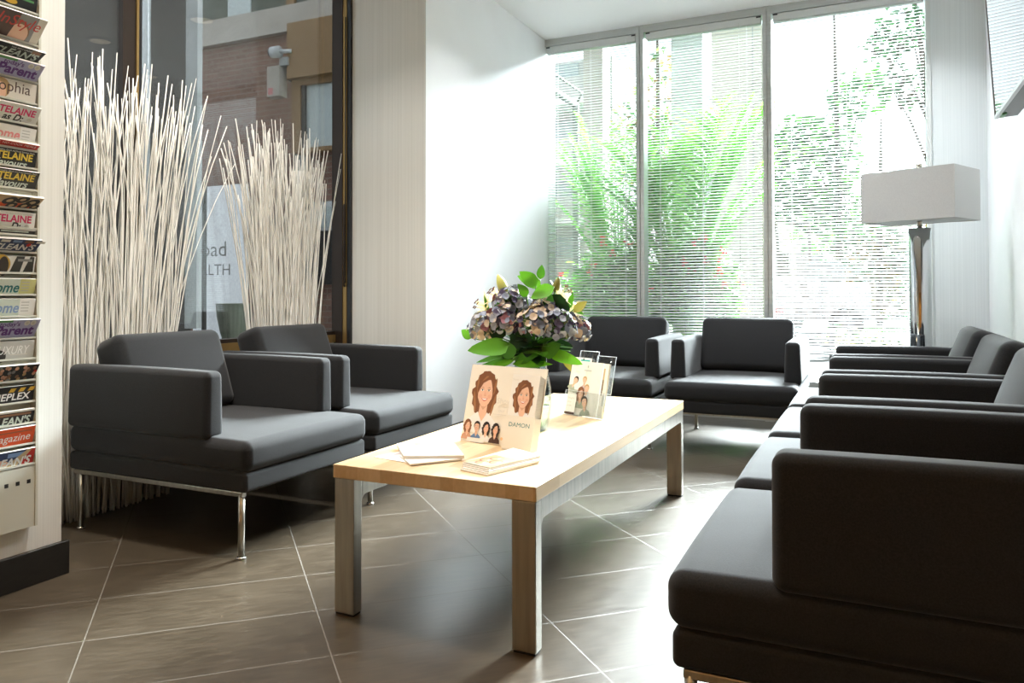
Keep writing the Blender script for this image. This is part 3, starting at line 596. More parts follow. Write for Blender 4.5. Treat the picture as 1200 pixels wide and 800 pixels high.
def pr2(F, w, h):
    F.rect(.0, .0, .62*w, h, 'm_tan'); F.poly([(0, .3*h), (.2*w, .1*h), (.45*w, .15*h), (.1*w, .9*h), (0, .9*h)], 'shirt_green')
    for (a, b_, s_) in ((.16, .62, .34), (.3, .72, .34), (.28, .32, .36), (.44, .6, .36)):
        F.ell(a*w, b_*h, s_*h*.62, s_*h*.5, 'm_brown'); F.ell(a*w, b_*h-.03*h, s_*h*.5, s_*h*.44, 'skin_dark'); F.ell(a*w, (b_-.1)*h, s_*h*.22, s_*h*.06, 'tooth_white')
        F.ell(a*w-.05*h, (b_+.05)*h, .012*h, .012*h, 'ink'); F.ell(a*w+.07*h, (b_+.05)*h, .012*h, .012*h, 'ink')
    F.rect(.7*w, .3*h, .95*w, .34*h, 'faint'); F.rect(.7*w, .5*h, .9*w, .53*h, 'faint')
base = Q((540.5, 551), (572, 558), (632, 543), (600, 533.5))
bz = TZ+.0006
# order: front-left, front-right, back-right, back-left -> long side from the front corner
pts = [base[0], base[1], base[2], base[3]]
lab2 = ['lowest brochure of the photo brochure stack at the table front', 'second brochure from the bottom in the photo brochure stack', 'middle brochure in the photo brochure stack', 'brochure just under the top one of the photo brochure stack', 'top brochure with close-up laughing faces on the stack at table front']
for k in range(5):
    dx = Vector((random.uniform(-.003, .003), random.uniform(-.003, .003), 0))+Vector((.0, .004*k, 0))
    pp = [p_+dx for p_ in (pts[1], pts[2], pts[3], pts[0])]
    flat_paper('brochure', pp, bz, .0038, lab2[k], 'brochure', pr=pr2 if k == 4 else None, group=G2); bz += .0039

# ------------------------------------------------------------------ vase and flowers
VB = onz(622, 503, TZ); VB.z = TZ+.001
vdir = (VB-CAM); vdir.z = 0; vdir.normalize(); vright = Vector((vdir.y, -vdir.x, 0))
vw = (VB-CAM).dot(_F); PPM = CF/vw
def vp(px, py, d=0):                                        # a point round the vase, d metres behind its axis
    r_ = ray(px, py); n_ = Vector((vdir.x, vdir.y, 0)); t_ = (VB-CAM).dot(n_)/r_.dot(n_); return CAM+r_*t_+n_*d
vs_ = empty('glass_vase', VB, 'clear glass vase of green stems and water behind the cream display', 'vase')
prof = [(.052, 0), (.06, .006), (.07, .05), (.075, .1), (.072, .15), (.061, .205), (.055, .245), (.058, .262), (.061, .27)]
mb = MB(); mb.lathe([(.0005, 0)]+prof, 'vglass', n=40, caps=False); mb.lathe([(r_-.004, z+(.006 if i == 0 else 0)) for i, (r_, z) in enumerate(prof)][::-1]+[(.0005, .006)], 'vglass', n=40, caps=False); mb.build('glass_body', vs_)
mb = MB(); mb.lathe([(.0005, .007)]+[(r_-.0045, z) for r_, z in prof[1:3]]+[(.0700, .085), (.0005, .085)], 'water', n=40, caps=False); mb.build('water', vs_)
bq = empty('flower_bouquet', VB+Vector((0,0,.12)), 'bouquet of blue and cream hydrangeas, lilies and green leaves in the vase', 'bouquet'); BO = bq.location.copy()
def bpart(mb, name):
    for i in range(len(mb.v)): mb.v[i] = mb.v[i]-BO
    return mb.build(name, bq)
neck = VB+Vector((0,0,.255))
def stem_to(p, low=True, name='stem', r_=.004):
    a = random.uniform(0, 2*PI); b_ = VB+Vector((.035*math.cos(a), .035*math.sin(a), .012)); nk = neck+Vector((random.uniform(-.03,.03), random.uniform(-.03,.03), 0))
    mb = MB(); pts = []
    for k in range(9):
        t_ = k/8
        pts.append(b_.lerp(nk, t_*2) if t_ <= .5 else nk.lerp(p, (t_-.5)*2)+Vector((0,0,.02*math.sin((t_-.5)*2*PI))))
    mb.tube(pts, r_, 'stem', n=7); bpart(mb, name)
def hydrangea(c, R0, mix, n_=62):
    mb = MB(); c = Vector(c)
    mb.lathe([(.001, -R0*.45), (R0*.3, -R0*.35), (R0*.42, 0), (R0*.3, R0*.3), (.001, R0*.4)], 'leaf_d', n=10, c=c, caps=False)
    for k in range(n_):
        z = 1-1.62*(k+.5)/n_; a = k*2.39996+random.uniform(-.2, .2); rr = math.sqrt(max(0, 1-z*z))
        nrm = Vector((rr*math.cos(a), rr*math.sin(a), z)); p_ = c+nrm*R0*random.uniform(.72, 1.08); m_ = random.choices(*zip(*mix))[0]
        mb.tube([c+nrm*R0*.3, p_], .0012, 'stem', n=4, cap=False)
        nrm = (nrm+Vector((random.uniform(-.35,.35), random.uniform(-.35,.35), random.uniform(-.2,.35)))).normalized()
        t1 = nrm.orthogonal().normalized(); t2 = nrm.cross(t1); a0 = random.uniform(0, PI); sz = random.uniform(.0125, .0185)
        for j in range(4):
            b_ = a0+j*PI/2; d = t1*math.cos(b_)+t2*math.sin(b_)
            mb.leaf(p_, d+nrm*random.uniform(.15, .5), nrm, sz, sz*1.2, m_ if random.random() < .85 else random.choices(*zip(*mix))[0], curl=random.uniform(-.1, .3), seg=4, fold=.22, wf=lambda t: math.sin(PI*min(1, t*.8+.06))**.55)
    bpart(mb, 'hydrangea_head'); stem_to(c-Vector((0,0,R0*.5)))
BLUE = [('hyd_b', 5), ('hyd_g', 3), ('hyd_p', 4), ('hyd_c', .6)]; CRM = [('hyd_c', 4), ('hyd_g', 2), ('hyd_r', .6), ('hyd_b', 3), ('hyd_p', 1)]; PUR = [('hyd_p', 4), ('hyd_b', 2), ('hyd_c', 2), ('hyd_r', 1)]
hydrangea(vp(598, 355, -.02), .062, BLUE+[('hyd_r', 1)]); hydrangea(vp(570, 385, -.03), .06, CRM); hydrangea(vp(590, 376, -.07), .056, PUR+[('hyd_g', 3)]); hydrangea(vp(625, 378, -.10), .062, CRM)
hydrangea(vp(653, 382, -.09), .062, BLUE); hydrangea(vp(674, 386, -.02), .05, PUR); hydrangea(vp(636, 365, -.05), .05, PUR)
hydrangea(vp(612, 366, .09), .06, BLUE)
def bleaf(p, d, L_, W_, m_, curl=.25, up=(0,0,1), wf=None, stem=True):
    mb = MB(); mb.leaf(p, d, up, L_, W_, m_, curl=curl, seg=8, fold=.18, wf=wf)
    if stem:
        b_ = neck.lerp(Vector(p), .25); mb.tube([b_, b_.lerp(Vector(p), .5)+Vector((0,0,.01)), p], .0022, 'stem', n=5)
    bpart(mb, 'leaf')
def dpx(a, b_): return (vp(*b_)-vp(*a))
def leaf_px(a, b_, W_, m_, da=0, db=0, curl=.12, up=(0,0,1), wf=None, stem=True):
    A, B = vp(a[0], a[1], da), vp(b_[0], b_[1], db); bleaf(A, B-A+Vector((0,0,.0)), (B-A).length, W_/PPM, m_, curl, up, wf, stem)
cam_up = -vdir+Vector((0,0,.5))
broad = lambda t: math.sin(PI*min(1, t**.6*.98))**.7
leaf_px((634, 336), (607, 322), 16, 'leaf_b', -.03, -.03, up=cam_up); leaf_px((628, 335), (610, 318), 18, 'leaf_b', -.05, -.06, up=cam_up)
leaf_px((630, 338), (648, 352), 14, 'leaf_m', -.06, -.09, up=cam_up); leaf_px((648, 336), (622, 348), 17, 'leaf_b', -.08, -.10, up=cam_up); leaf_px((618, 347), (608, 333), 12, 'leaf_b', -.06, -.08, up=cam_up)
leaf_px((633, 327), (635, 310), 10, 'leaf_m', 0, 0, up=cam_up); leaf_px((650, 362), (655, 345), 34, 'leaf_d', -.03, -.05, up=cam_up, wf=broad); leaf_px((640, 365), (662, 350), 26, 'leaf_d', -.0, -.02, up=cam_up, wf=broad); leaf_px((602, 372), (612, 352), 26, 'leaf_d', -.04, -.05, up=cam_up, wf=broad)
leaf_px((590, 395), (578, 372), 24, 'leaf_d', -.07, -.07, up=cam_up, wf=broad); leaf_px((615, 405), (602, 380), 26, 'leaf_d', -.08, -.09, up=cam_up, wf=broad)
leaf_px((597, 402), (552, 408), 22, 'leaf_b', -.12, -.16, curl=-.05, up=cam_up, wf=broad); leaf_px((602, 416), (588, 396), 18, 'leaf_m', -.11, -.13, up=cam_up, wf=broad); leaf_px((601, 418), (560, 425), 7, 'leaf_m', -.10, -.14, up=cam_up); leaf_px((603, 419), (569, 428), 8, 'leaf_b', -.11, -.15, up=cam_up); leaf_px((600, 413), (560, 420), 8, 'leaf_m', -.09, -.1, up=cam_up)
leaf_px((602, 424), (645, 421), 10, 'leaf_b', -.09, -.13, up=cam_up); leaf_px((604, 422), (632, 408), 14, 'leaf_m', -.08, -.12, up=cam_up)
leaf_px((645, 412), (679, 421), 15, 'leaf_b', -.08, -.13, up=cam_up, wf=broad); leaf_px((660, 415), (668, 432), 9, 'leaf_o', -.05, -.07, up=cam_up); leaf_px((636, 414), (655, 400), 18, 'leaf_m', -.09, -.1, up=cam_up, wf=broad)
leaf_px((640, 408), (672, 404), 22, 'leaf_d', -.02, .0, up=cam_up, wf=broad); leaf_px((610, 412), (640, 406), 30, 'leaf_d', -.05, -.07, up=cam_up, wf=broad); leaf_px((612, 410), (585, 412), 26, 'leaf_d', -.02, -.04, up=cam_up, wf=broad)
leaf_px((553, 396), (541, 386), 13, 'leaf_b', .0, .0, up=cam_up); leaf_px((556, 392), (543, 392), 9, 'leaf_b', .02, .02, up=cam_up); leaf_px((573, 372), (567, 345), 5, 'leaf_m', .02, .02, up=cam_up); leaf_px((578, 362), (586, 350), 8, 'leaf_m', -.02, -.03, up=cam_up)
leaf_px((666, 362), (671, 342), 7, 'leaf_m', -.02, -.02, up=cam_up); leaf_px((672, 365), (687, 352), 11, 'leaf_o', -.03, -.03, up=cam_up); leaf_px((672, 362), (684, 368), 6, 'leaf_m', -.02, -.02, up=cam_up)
rl = random.Random(77)
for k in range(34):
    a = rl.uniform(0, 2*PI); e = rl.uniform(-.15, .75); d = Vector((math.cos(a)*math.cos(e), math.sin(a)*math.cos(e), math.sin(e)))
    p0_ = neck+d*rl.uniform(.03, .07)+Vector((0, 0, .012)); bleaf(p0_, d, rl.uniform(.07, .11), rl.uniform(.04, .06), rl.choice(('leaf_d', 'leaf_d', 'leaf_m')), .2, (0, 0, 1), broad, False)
def bud(a, b_, w_, m_='bud', d=0):
    A, B = vp(a[0], a[1], d), vp(b_[0], b_[1], d); mb = MB(); n_ = 9; pts = [A.lerp(B, k/n_) for k in range(n_+1)]
    mb.tube(pts, [max(.0006, w_/PPM/2*math.sin(PI*min(1, (k/n_)**.8*.9+.1))**.7) for k in range(n_+1)], m_, n=10); bpart(mb, 'lily_bud'); stem_to(A, name='stem', r_=.0025)
bud((592, 343), (583, 321), 12, 'bud', .01); bud((650, 342), (655, 324), 9, 'leaf_o', .0)
def lily(c, face, R_):
    mb = MB(); c = Vector(c); nrm = Vector(face).normalized(); t1 = nrm.orthogonal().normalized(); t2 = nrm.cross(t1)
    for j in range(6):
        a = j*PI/3; d = t1*math.cos(a)+t2*math.sin(a); mb.leaf(c, d+nrm*.9, -nrm+d*.5, R_, R_*.42, 'lily', curl=-.35 if j % 2 else -.28, seg=7, fold=.2)
    for j in range(5):
        a = j*2*PI/5; e = c+nrm*R_*.7+(t1*math.cos(a)+t2*math.sin(a))*R_*.22; mb.tube([c, e], .0009, 'lily', n=4); mb.tube([e-t1*.006, e+t1*.006], .0022, 'anther', n=5)
    bpart(mb, 'lily_flower'); stem_to(c, r_=.003)
lily(vp(571, 362, .03), -vright*.7-vdir*.3+Vector((0,0,.3)), .07); lily(vp(655, 350, .02), vright*.5-vdir*.2+Vector((0,0,.5)), .075); lily(vp(668, 366, .02), vright*.8-vdir*.4+Vector((0,0,.1)), .06); lily(vp(583, 350, .04), -vright*.5-vdir*.3+Vector((0,0,.6)), .06)
for k in range(7):
    a = k*.9; stem_to(neck+Vector((.03*math.cos(a), .03*math.sin(a), .05)), r_=.0055)

# ------------------------------------------------------------------ floor lamp
lp = empty('floor_lamp', (.262, 5.03, 0), 'floor lamp with chrome column and rectangular grey shade in the corner', 'floor lamp', rz=math.radians(-25.8))
mb = MB(); mb.rbox((-.15, -.11, 0), (.15, .11, .025), .004, 'chrome', n=2); mb.build('base', lp)
mb = MB(); mb.lathe([(.055, .025), (.058, .028), (.058, 1.262), (.055, 1.266), (.012, 1.267)], 'chrome_dark', n=40); mb.build('column', lp)
mb = MB(); mb.lathe([(.013, 1.266), (.013, 1.33)], 'steel', n=18); mb.build('neck', lp)
mb = MB(); a, b_, z0, z1 = .247, .168, 1.302, 1.582
for sg in (1, -1):
    aa, bb = (a, b_) if sg > 0 else (a-.004, b_-.004)
    vs = [(-aa,-bb,z0),(aa,-bb,z0),(aa,bb,z0),(-aa,bb,z0),(-aa,-bb,z1),(aa,-bb,z1),(aa,bb,z1),(-aa,bb,z1)]
    fs = [(0,1,5,4),(1,2,6,5),(2,3,7,6),(3,0,4,7)]; mb.add(vs, fs if sg > 0 else [q_[::-1] for q_ in fs], 'shade')
vs = []
for z in (z0, z1):
    for aa, bb in ((a, b_), (a-.004, b_-.004)): vs += [(-aa,-bb,z),(aa,-bb,z),(aa,bb,z),(-aa,bb,z)]
mb.add(vs, [(k, (k+1) % 4, 4+(k+1) % 4, 4+k) for k in range(4)]+[(8+k, 12+k, 12+(k+1) % 4, 8+(k+1) % 4) for k in range(4)], 'shade')
mb.box((-a+.004, -.006, z1-.012), (a-.004, .006, z1-.004), 'steel'); mb.box((-a+.004, -b_+.004, z0+.0035), (a-.004, b_-.004, z0+.0045), 'shade')
mb.build('lamp_shade', lp)
mb = MB(); mb.lathe([(.011, 1.33), (.011, 1.6), (.014, 1.602), (.014, 1.626), (.011, 1.628)], 'steel', n=18); mb.build('finial', lp)

# ------------------------------------------------------------------ television on the right wall
TVX = .5; yfar = onx(1166, 139, TVX).y; zb = onx(1166, 139, TVX).z; tl = math.radians(3.4); tw, th = 1.24, .72
tv = empty('television', (TVX, yfar-tw/2, zb), 'wall mounted flat television tilted down on the right wall, reflecting the blinds', 'television'); tv.rotation_euler = (0, -tl, 0)
mb = MB(); mb.rbox((.004, -tw/2, 0), (.085, tw/2, th), .006, 'black', n=2, smooth=False); pass; mb.build('cabinet', tv)
mb = MB(); 
for a_, b_ in (((-.002, -tw/2-.001, -.002), (.012, tw/2+.001, .012)), ((-.002, -tw/2-.001, th-.01), (.012, tw/2+.001, th+.001)), ((-.002, tw/2-.008, 0), (.012, tw/2+.002, th)), ((-.002, -tw/2-.002, 0), (.012, -tw/2+.008, th))): mb.box(a_, b_, 'silver')
mb.build('bezel', tv)
mb = MB(); mb.box((.001, -tw/2+.008, .012), (.004, tw/2-.008, th-.01), 'tvscreen'); mb.build('screen', tv)
mb = MB(); mb.rbox((.012, -.05+tw/2-.06, -.006), (.03, tw/2-.03, 0), .002, 'm_green', n=1); mb.build('status_light', tv)
mb = MB(); mb.box((.085, -.2, .2), (.1, .2, .5), 'black'); mb.box((.1, -.05, .3), (XR-TVX+.017, .05, .36), 'black'); mb.build('wall_bracket', tv)

# ------------------------------------------------------------------ twig screens
def twig_screen(label, y0, y1, n, zlo, zhi, fan, seed, edge=None):
    rnd = random.Random(seed); root = empty('twig_screen', (XG+.07, (y0+y1)/2, 0), label, 'decorative twigs', group='bundles of whitewashed twigs'); ox, oy = root.location.x, root.location.y
    def one(mb):
        yb = rnd.uniform(y0, y1); u = (yb-oy)/((y1-y0)/2)
        cl = rnd.choice((-1, 0, 0, 1))
        yt = yb + rnd.gauss(0, .09) + fan*u*abs(u)*rnd.uniform(.2, 1.0) + cl*.03
        yt = min(3.93, max(1.76, yt))
        zt = rnd.uniform(zlo, zhi) - .10*abs(u)*rnd.random() - (.22*rnd.random()**3)
        xb = rnd.uniform(-.038, .03); xt = rnd.uniform(-.045, .028); bow = rnd.gauss(0, .028); ph = rnd.uniform(0, 6)
        pts = []
        for k in range(9):
            t_ = k/8
            pts.append((xb+(xt-xb)*t_, yb-oy+(yt-yb)*t_**2.1+bow*math.sin(PI*t_)+.008*math.sin(ph+t_*9), .002+zt*t_))
        r0 = rnd.uniform(.0034, .0062)
        mb.tube(pts, [r0*(1-.5*k/8) for k in range(9)], 'twig', n=5)
    for k in range(min(100, n)):
        mb = MB(); one(mb); mb.build('twig', root)
    if n > 100:
        mb = MB()
        for k in range(n-100): one(mb)
        tag(mb.build('twigs', root), kind='stuff')
twig_screen('tall wide screen of whitewashed twigs behind the chair next to the magazine rack', 1.86, 2.60, 210, 1.72, 1.98, .30, 3)
twig_screen('shorter bundle of whitewashed twigs near dark window frame, behind second chair', 3.17, 3.64, 190, 1.6, 1.87, .20, 5)

# ------------------------------------------------------------------ magazine rack
RX = XP+.001; RY0, RY1 = 1.36, 1.605
def zpx(y, X=RX+.035): return onx(42, y, X).z
rk = empty('magazine_rack', (0,0,0), 'tall putty-coloured metal magazine rack on the near left wall', 'magazine rack')
mb = MB(); mb.box((RX, RY0, .19), (RX+.006, RY1, 2.25), 'rack'); mb.build('back_panel', rk)
for ys in ((RY0, RY0+.008), (RY1-.008, RY1)):
    mb = MB(); mb.box((RX+.006, ys[0], .19), (RX+.036, ys[1], 2.25), 'rack'); mb.build('side_rail', rk)
mb = MB(); mb.box((RX+.006, RY0+.008, .19), (RX+.033, RY1-.008, zpx(541)), 'rack')
for k in range(5):
    yy = RY1-.028-k*.035; zz = zpx(562); mb.box((RX+.0331, yy-.006, zz-.006), (RX+.0334, yy+.006, zz+.006), 'black')
mb.build('lower_panel', rk)
# tiers: (lip y in the picture, top y of the magazine, tip x) ; drawn cover
def cover_text(F, w, h, st, size, m_, dv, shear=0, bold=.03, right=.012, sx=1.0): F.text(st, w-right, h-dv, size, m_, 'RIGHT', shear, bold, sx)
def cv_style(F, w, h): F.rect(0,0,w,h,'m_grey'); F.ell(w*.6,h*.3,.05,.045,'m_brown'); F.ell(w*.68,h*.25,.03,.035,'skin'); F.poly([(w*.35,0),(w*.55,0),(w*.62,h),(w*.3,h)],'shirt_brown'); F.rect(w*.88,0,w,h,'m_cream'); F.text('InStyle', w-.012, h-.045, .05, 'm_red', 'RIGHT', .2)
def cv_mac(F, w, h): F.rect(0,0,w,h,'m_black'); F.text('THE BEST UNIVERSITIES', w-.01, h-.013, .009, 'm_white', 'RIGHT'); F.rect(w*.82,h-.02,w*.95,h-.004,'m_brown'); cover_text(F,w,h,"MACLEAN'S",.038,'m_mint',.044,.15,sx=.95)
def cv_par(F, w, h): F.rect(0,0,w,h,'m_lilac'); F.rect(0,h-.008,w*.6,h,'m_green'); F.text("today's", w-.06, h-.022, .022, 'm_purple', 'RIGHT', 0, .02); [F.ell(w-.02-.02*k, h-.012, .009, .009, 'm_cream') for k in range(2)]; [F.ell(w-.02-.02*k, h-.012, .005, .005, 'faint2') for k in range(2)]; cover_text(F,w,h,'Parent',.045,'m_purple',.052,0,.035)
def cv_soph(F, w, h): F.rect(0,0,w,h,'m_cream'); F.ell(w*.48,h*.5,.03,.03,'hair_blond'); F.ell(w*.46,h*.3,.022,.03,'skin'); cover_text(F,w,h,'sophia',.046,'shirt_brown',.037,0,0,.018,1.0)
def cv_chat(F, w, h, bg='m_white', c1='m_pink', c2='m_black', sub='as D:'): F.rect(0,0,w,h,bg); F.text('The Best of Home and Garden', w-.008, h-.009, .007, 'print_grey', 'RIGHT'); cover_text(F,w,h,'CHATELAINE',.03,c1,.032,0,.03); F.text(sub, w*.78, h-.054, .03, c2, 'RIGHT', .3, .03); F.ell(w-.025, h-.044, .008, .006, 'faint2')
def cv_home(F, w, h, c='m_rose', bg='m_cream', tagc='m_white'): F.rect(0,0,w,h,bg); F.rect(w-.05,0,w,h,tagc); [F.rect(w-.045, h-.012-.009*k, w-.02, h-.009-.009*k, 'print_grey') for k in range(4)]; F.text('home', w-.052, h-.042, .045, c, 'RIGHT', .2, .02, .9)
def cv_red(F, w, h): F.rect(0,0,w,h,'m_scarlet'); F.text('EASY, NO-COOK MEALS', w-.008, h-.014, .013, 'm_white', 'RIGHT')
def cv_flav(F, w, h): F.rect(0,0,w,h,'m_black'); F.text('Healthy, Quick and Fresh Summer Meals', w-.008, h-.008, .007, 'm_white', 'RIGHT'); cover_text(F,w,h,'CHATELAINE',.03,'m_yellow',.031,0,.03); F.text('flavours', w-.03, h-.054, .032, 'm_mint', 'RIGHT', .3, .02)
def cv_leo(F, w, h):
    F.rect(0,0,w,h,'m_tan'); F.poly([(0,0),(w,0),(w*.9,h*.5),(w*.3,h*.4)],'m_orange')
    for (a,b_,r_) in ((.55,.6,.022),(.72,.75,.02),(.88,.6,.022),(.62,.25,.018),(.8,.3,.02),(.95,.3,.015)): F.ell(w*a,h*b_,r_,r_*.7,'m_black',rot=.5); F.ell(w*a,h*b_,r_*.45,r_*.3,'m_tan',rot=.5)
def cv_strip(F, w, h): F.rect(0,0,w,h,'m_black'); F.rect(.0,h-.003,w,h,'m_cream'); F.rect(w*.5,h-.009,w*.9,h-.006,'m_mint')
def cv_mac2(F, w, h, t_="MACLEAN'S"): F.rect(0,0,w,h,'m_navy'); [F.rect(w*(.42+.17*k),h-.014,w*(.55+.17*k),h-.004,['m_cream','m_blue','m_brown','m_cream'][k]) for k in range(4)]; cover_text(F,w,h,t_,.034,'m_white',.044,.15); F.ell(w*.84,h-.022,.007,.007,'m_red')
def cv_face(F, w, h): F.rect(0,0,w,h,'m_white'); F.ell(w*.5,h*.5,.03,.03,'m_gold'); F.ell(w*.54,h*.4,.016,.03,'hair_dark'); F.poly([(w*.63,0),(w*.78,0),(w*.84,h),(w*.72,h)],'m_black'); F.poly([(w*.82,0),(w*.98,0),(w*.98,h),(w*.92,h)],'m_black'); F.rect(w*.74,h*.7,w*.95,h*.85,'m_grey')
def cv_lux(F, w, h): F.rect(0,0,w,h,'print_grey'); F.ell(w*.5,h*.2,.02,.02,'ink'); F.text('LUXURY', w-.02, h-.04, .036, 'm_white', 'RIGHT', .25, 0, .8); F.rect(w*.65,h*.25,w*.9,h*.28,'faint')
def cv_crowd(F, w, h):
    F.rect(0,0,w,h,'m_black'); rn = random.Random(4)
    for k in range(40): F.ell(rn.uniform(.3,.97)*w, rn.uniform(.1,.9)*h, .006, .007, rn.choice(('skin','skin_dark','m_brown','m_red','hair_blond','m_grey')), n=8)
def cv_plex(F, w, h): F.rect(0,0,w,h,'m_black'); [F.poly([(w*(.62+.14*k),h-.018),(w*(.7+.14*k),h-.018),(w*(.74+.14*k),h-.006),(w*(.66+.14*k),h-.006)],'m_gold') for k in range(3)]; cover_text(F,w,h,'CINEPLEX',.03,'m_white',.042,.15,.02,.015,1.1)
def cv_ans(F, w, h): F.rect(0,0,w,h,'m_black'); F.rect(0,h-.006,w,h,'m_cream'); F.rect(w*.4,h-.016,w*.95,h-.009,'m_brown'); cover_text(F,w,h,"MACLEAN'S",.034,'m_mint',.044,.15)
def cv_mag(F, w, h): F.rect(0,0,w,h,'m_orange'); F.rect(w*.4,h-.014,w*.95,h-.011,'m_brown'); F.text('magazine', w-.012, h-.042, .034, 'm_white', 'RIGHT', .12, .0)
def cv_eans(F, w, h): F.rect(0,0,w,h,'m_navy'); F.poly([(w*.8,0),(w,0),(w,h),(w*.9,h)],'m_scarlet'); F.ell(w*.5,h*.2,.03,.018,'skin'); F.rect(w*.6,h-.02,w*.85,h-.006,'m_blue'); F.poly([(w*.55,0),(w*.75,0),(w*.95,h),(w*.88,h)],'m_tan'); cover_text(F,w,h,"MACLEAN'S",.036,'m_white',.048,.15)
def cv_top(F, w, h): F.rect(0,0,w,h,'m_black'); F.ell(w*.62,h*.3,.02,.008,'m_gold'); F.rect(w*.5,h*.5,w*.95,h*.6,'m_green')
TIERS = [(15, -8, 45, cv_top, 'black magazine with a small yellow mark in the rack, highest in view'),
 (52, 23, 57, cv_style, 'magazine with large red script title over brown-haired woman in the rack'),
 (73, 61, 54, cv_mac, "black magazine with pale slanted capital title, just below the red script one"),
 (96, 76, 53, cv_par, 'lilac magazine with purple title, upper of the two lilac ones in rack'),
 (121, 98, 43, cv_soph, 'pale magazine with thin brown lower-case title and blond woman in rack'),
 (146, 126, 49, lambda F, w, h: cv_chat(F, w, h), 'white magazine with pink capitals, upper of the two, leaning out of rack'),
 (166, 150, 43, lambda F, w, h: cv_home(F, w, h), 'cream magazine with rose-pink lower-case title in the rack'),
 (176, 170, 47, cv_red, 'magazine showing only a red strip with white capitals in the rack'),
 (197, 177, 44, cv_flav, 'black magazine with yellow capitals, upper of the two same issues in rack'),
 (222, 201, 47, cv_flav, 'black magazine with yellow capitals, lower of the two same issues in rack'),
 (245, 231, 52, cv_leo, 'magazine with orange and black animal-print cover in the rack'),
 (267, 248, 42, lambda F, w, h: cv_chat(F, w, h, sub='D:'), 'white magazine with pink capitals, lower of the two, below animal-print cover'),
 (275, 268, 41, cv_strip, 'magazine showing only a thin dark strip below the lower pink-titled one'),
 (295, 280, 50, cv_mac2, 'navy magazine with pale slanted capitals and picture strip, mid rack'),
 (319, 299, 42, cv_face, 'black and white magazine with golden-haired face in the rack'),
 (344, 325, 43, lambda F, w, h: cv_home(F, w, h, 'm_teal', 'm_mint', 'm_lime'), 'magazine with dark teal lower-case title and yellow corner in rack'),
 (369, 348, 42, lambda F, w, h: cv_home(F, w, h, 'm_blue', 'm_mint', 'm_white'), 'magazine with light blue lower-case title in the rack'),
 (394, 372, 48, cv_par, 'lilac magazine with purple title, lower of the two lilac ones in rack'),
 (418, 396, 41, cv_lux, 'grey magazine with thin white slanted capitals in the rack'),
 (443, 424, 47, cv_crowd, 'magazine with a dark cover crowded with small faces in the rack'),
 (468, 448, 40, cv_plex, 'black magazine with gold chevrons over pale title in the rack'),
 (493, 476, 41, cv_ans, 'black magazine with brown strip and pale capitals above the orange one'),
 (517, 496, 42, cv_mag, 'orange magazine with white serif title in the rack'),
 (541, 522, 42, cv_eans, 'navy and red magazine in the lowest pocket of the rack')]
for (yl, yt, tipx, cv, label) in TIERS:
    zl = zpx(yl); mb = MB(); mb.box((RX+.006, RY0+.008, zl-.008), (RX+.034, RY1-.008, zl-.006), 'rack'); mb.box((RX+.032, RY0+.008, zl-.008), (RX+.034, RY1-.008, zl), 'rack'); mb.build('pocket', rk)
    my1 = RY1-.012; my0 = my1-.215
    xt = max(RX+.034, min(ony(tipx, yt+2, my1).x, RX+.085)); zt = ony(tipx, yt+2, my1).z
    A = Vector((RX+.0255, my0, zl-.004)); T_ = Vector((xt, my0, max(zt, zl+.012)))
    ev = (T_-A); h = ev.length; ev.normalize(); eu = Vector((0,1,0))
    mb = MB(); slab(mb, A, eu, ev, 0, .215, 0, h, 0, .007, 'm_white', 'pages')
    F_ = Fr(mb, A, eu, ev, .0003); cv(F_, .215, h); tag(mb.build('magazine'), label, 'magazine', 'magazines in the wall rack')

# ------------------------------------------------------------------ ceiling downlights (out of view; those by window, twigs and back wall are added fill)
def downlight(x, y, power, label, col=(1, .78, .52), size=.16, spread=112):
    d_ = empty('ceiling_downlight', (x, y, ZC), label, 'ceiling light', group='recessed ceiling downlights')
    mb = MB(); mb.lathe([(.08, -.012), (.1, -.012), (.105, 0), (.08, 0)], 'ext_white', n=24, caps=False); mb.build('rim', d_)
    mb = MB(); mb.lathe([(.0005, -.006), (.08, -.006)], 'lamp_glow', n=24, caps=False); mb.build('lens', d_)
    ld = bpy.data.lights.new('downlight', 'AREA'); ld.shape = 'DISK'; ld.size = size; ld.energy = power; ld.color = col; ld.spread = math.radians(spread)
    lo = bpy.data.objects.new('downlight_lamp', ld); C.objects.link(lo); lo.parent = d_; lo.location = (0, 0, -.02)
m = bpy.data.materials.new('lamp_glow'); m.use_nodes = True; bs(m).inputs['Emission Color'].default_value = (1, .8, .55, 1); bs(m).inputs['Emission Strength'].default_value = 1.2; M['lamp_glow'] = m
PWR = 22
for (x_, y_, w_) in ((-1.5, 4.3, 'above the chair under the left blind'), (-.4, 4.3, 'between the facing chair rows near the middle blind'), (-.5, 3.0, 'over the far end of the maple table'), (.1, 5.2, 'beside the floor lamp')): downlight(x_, y_, PWR*.62, 'added unseen ceiling fill light '+w_, (.93, .97, 1.0), .16, 118)  # added fill lamps, raise the ambient light near the window
downlight(-2.25, 2.1, PWR*.75, 'added unseen ceiling fill light for the twigs, above the chair next to the rack', (1, .96, .9))  # added lamp, brightens the twigs
downlight(-2.3, 3.0, PWR*.4, 'added unseen ceiling fill light for the twigs, above the chair beside the beige wall', (1, .96, .9))  # second added lamp for the twigs
downlight(-1.55, 2.0, PWR*.8, 'recessed ceiling downlight over the magazine rack side', (1, .93, .84))
downlight(-.75, .5, PWR*.4, 'recessed ceiling downlight over the near end of the table', (1, .62, .3))
downlight(-1.75, -.9, PWR*.3, 'recessed ceiling downlight behind the viewer on the left', (1, .62, .3))
downlight(-.8, -2.45, PWR*2.2, 'added unseen ceiling lamp washing the tan back wall', (1, .64, .3))  # added lamp, lights the unseen wall for warm reflections in the steel

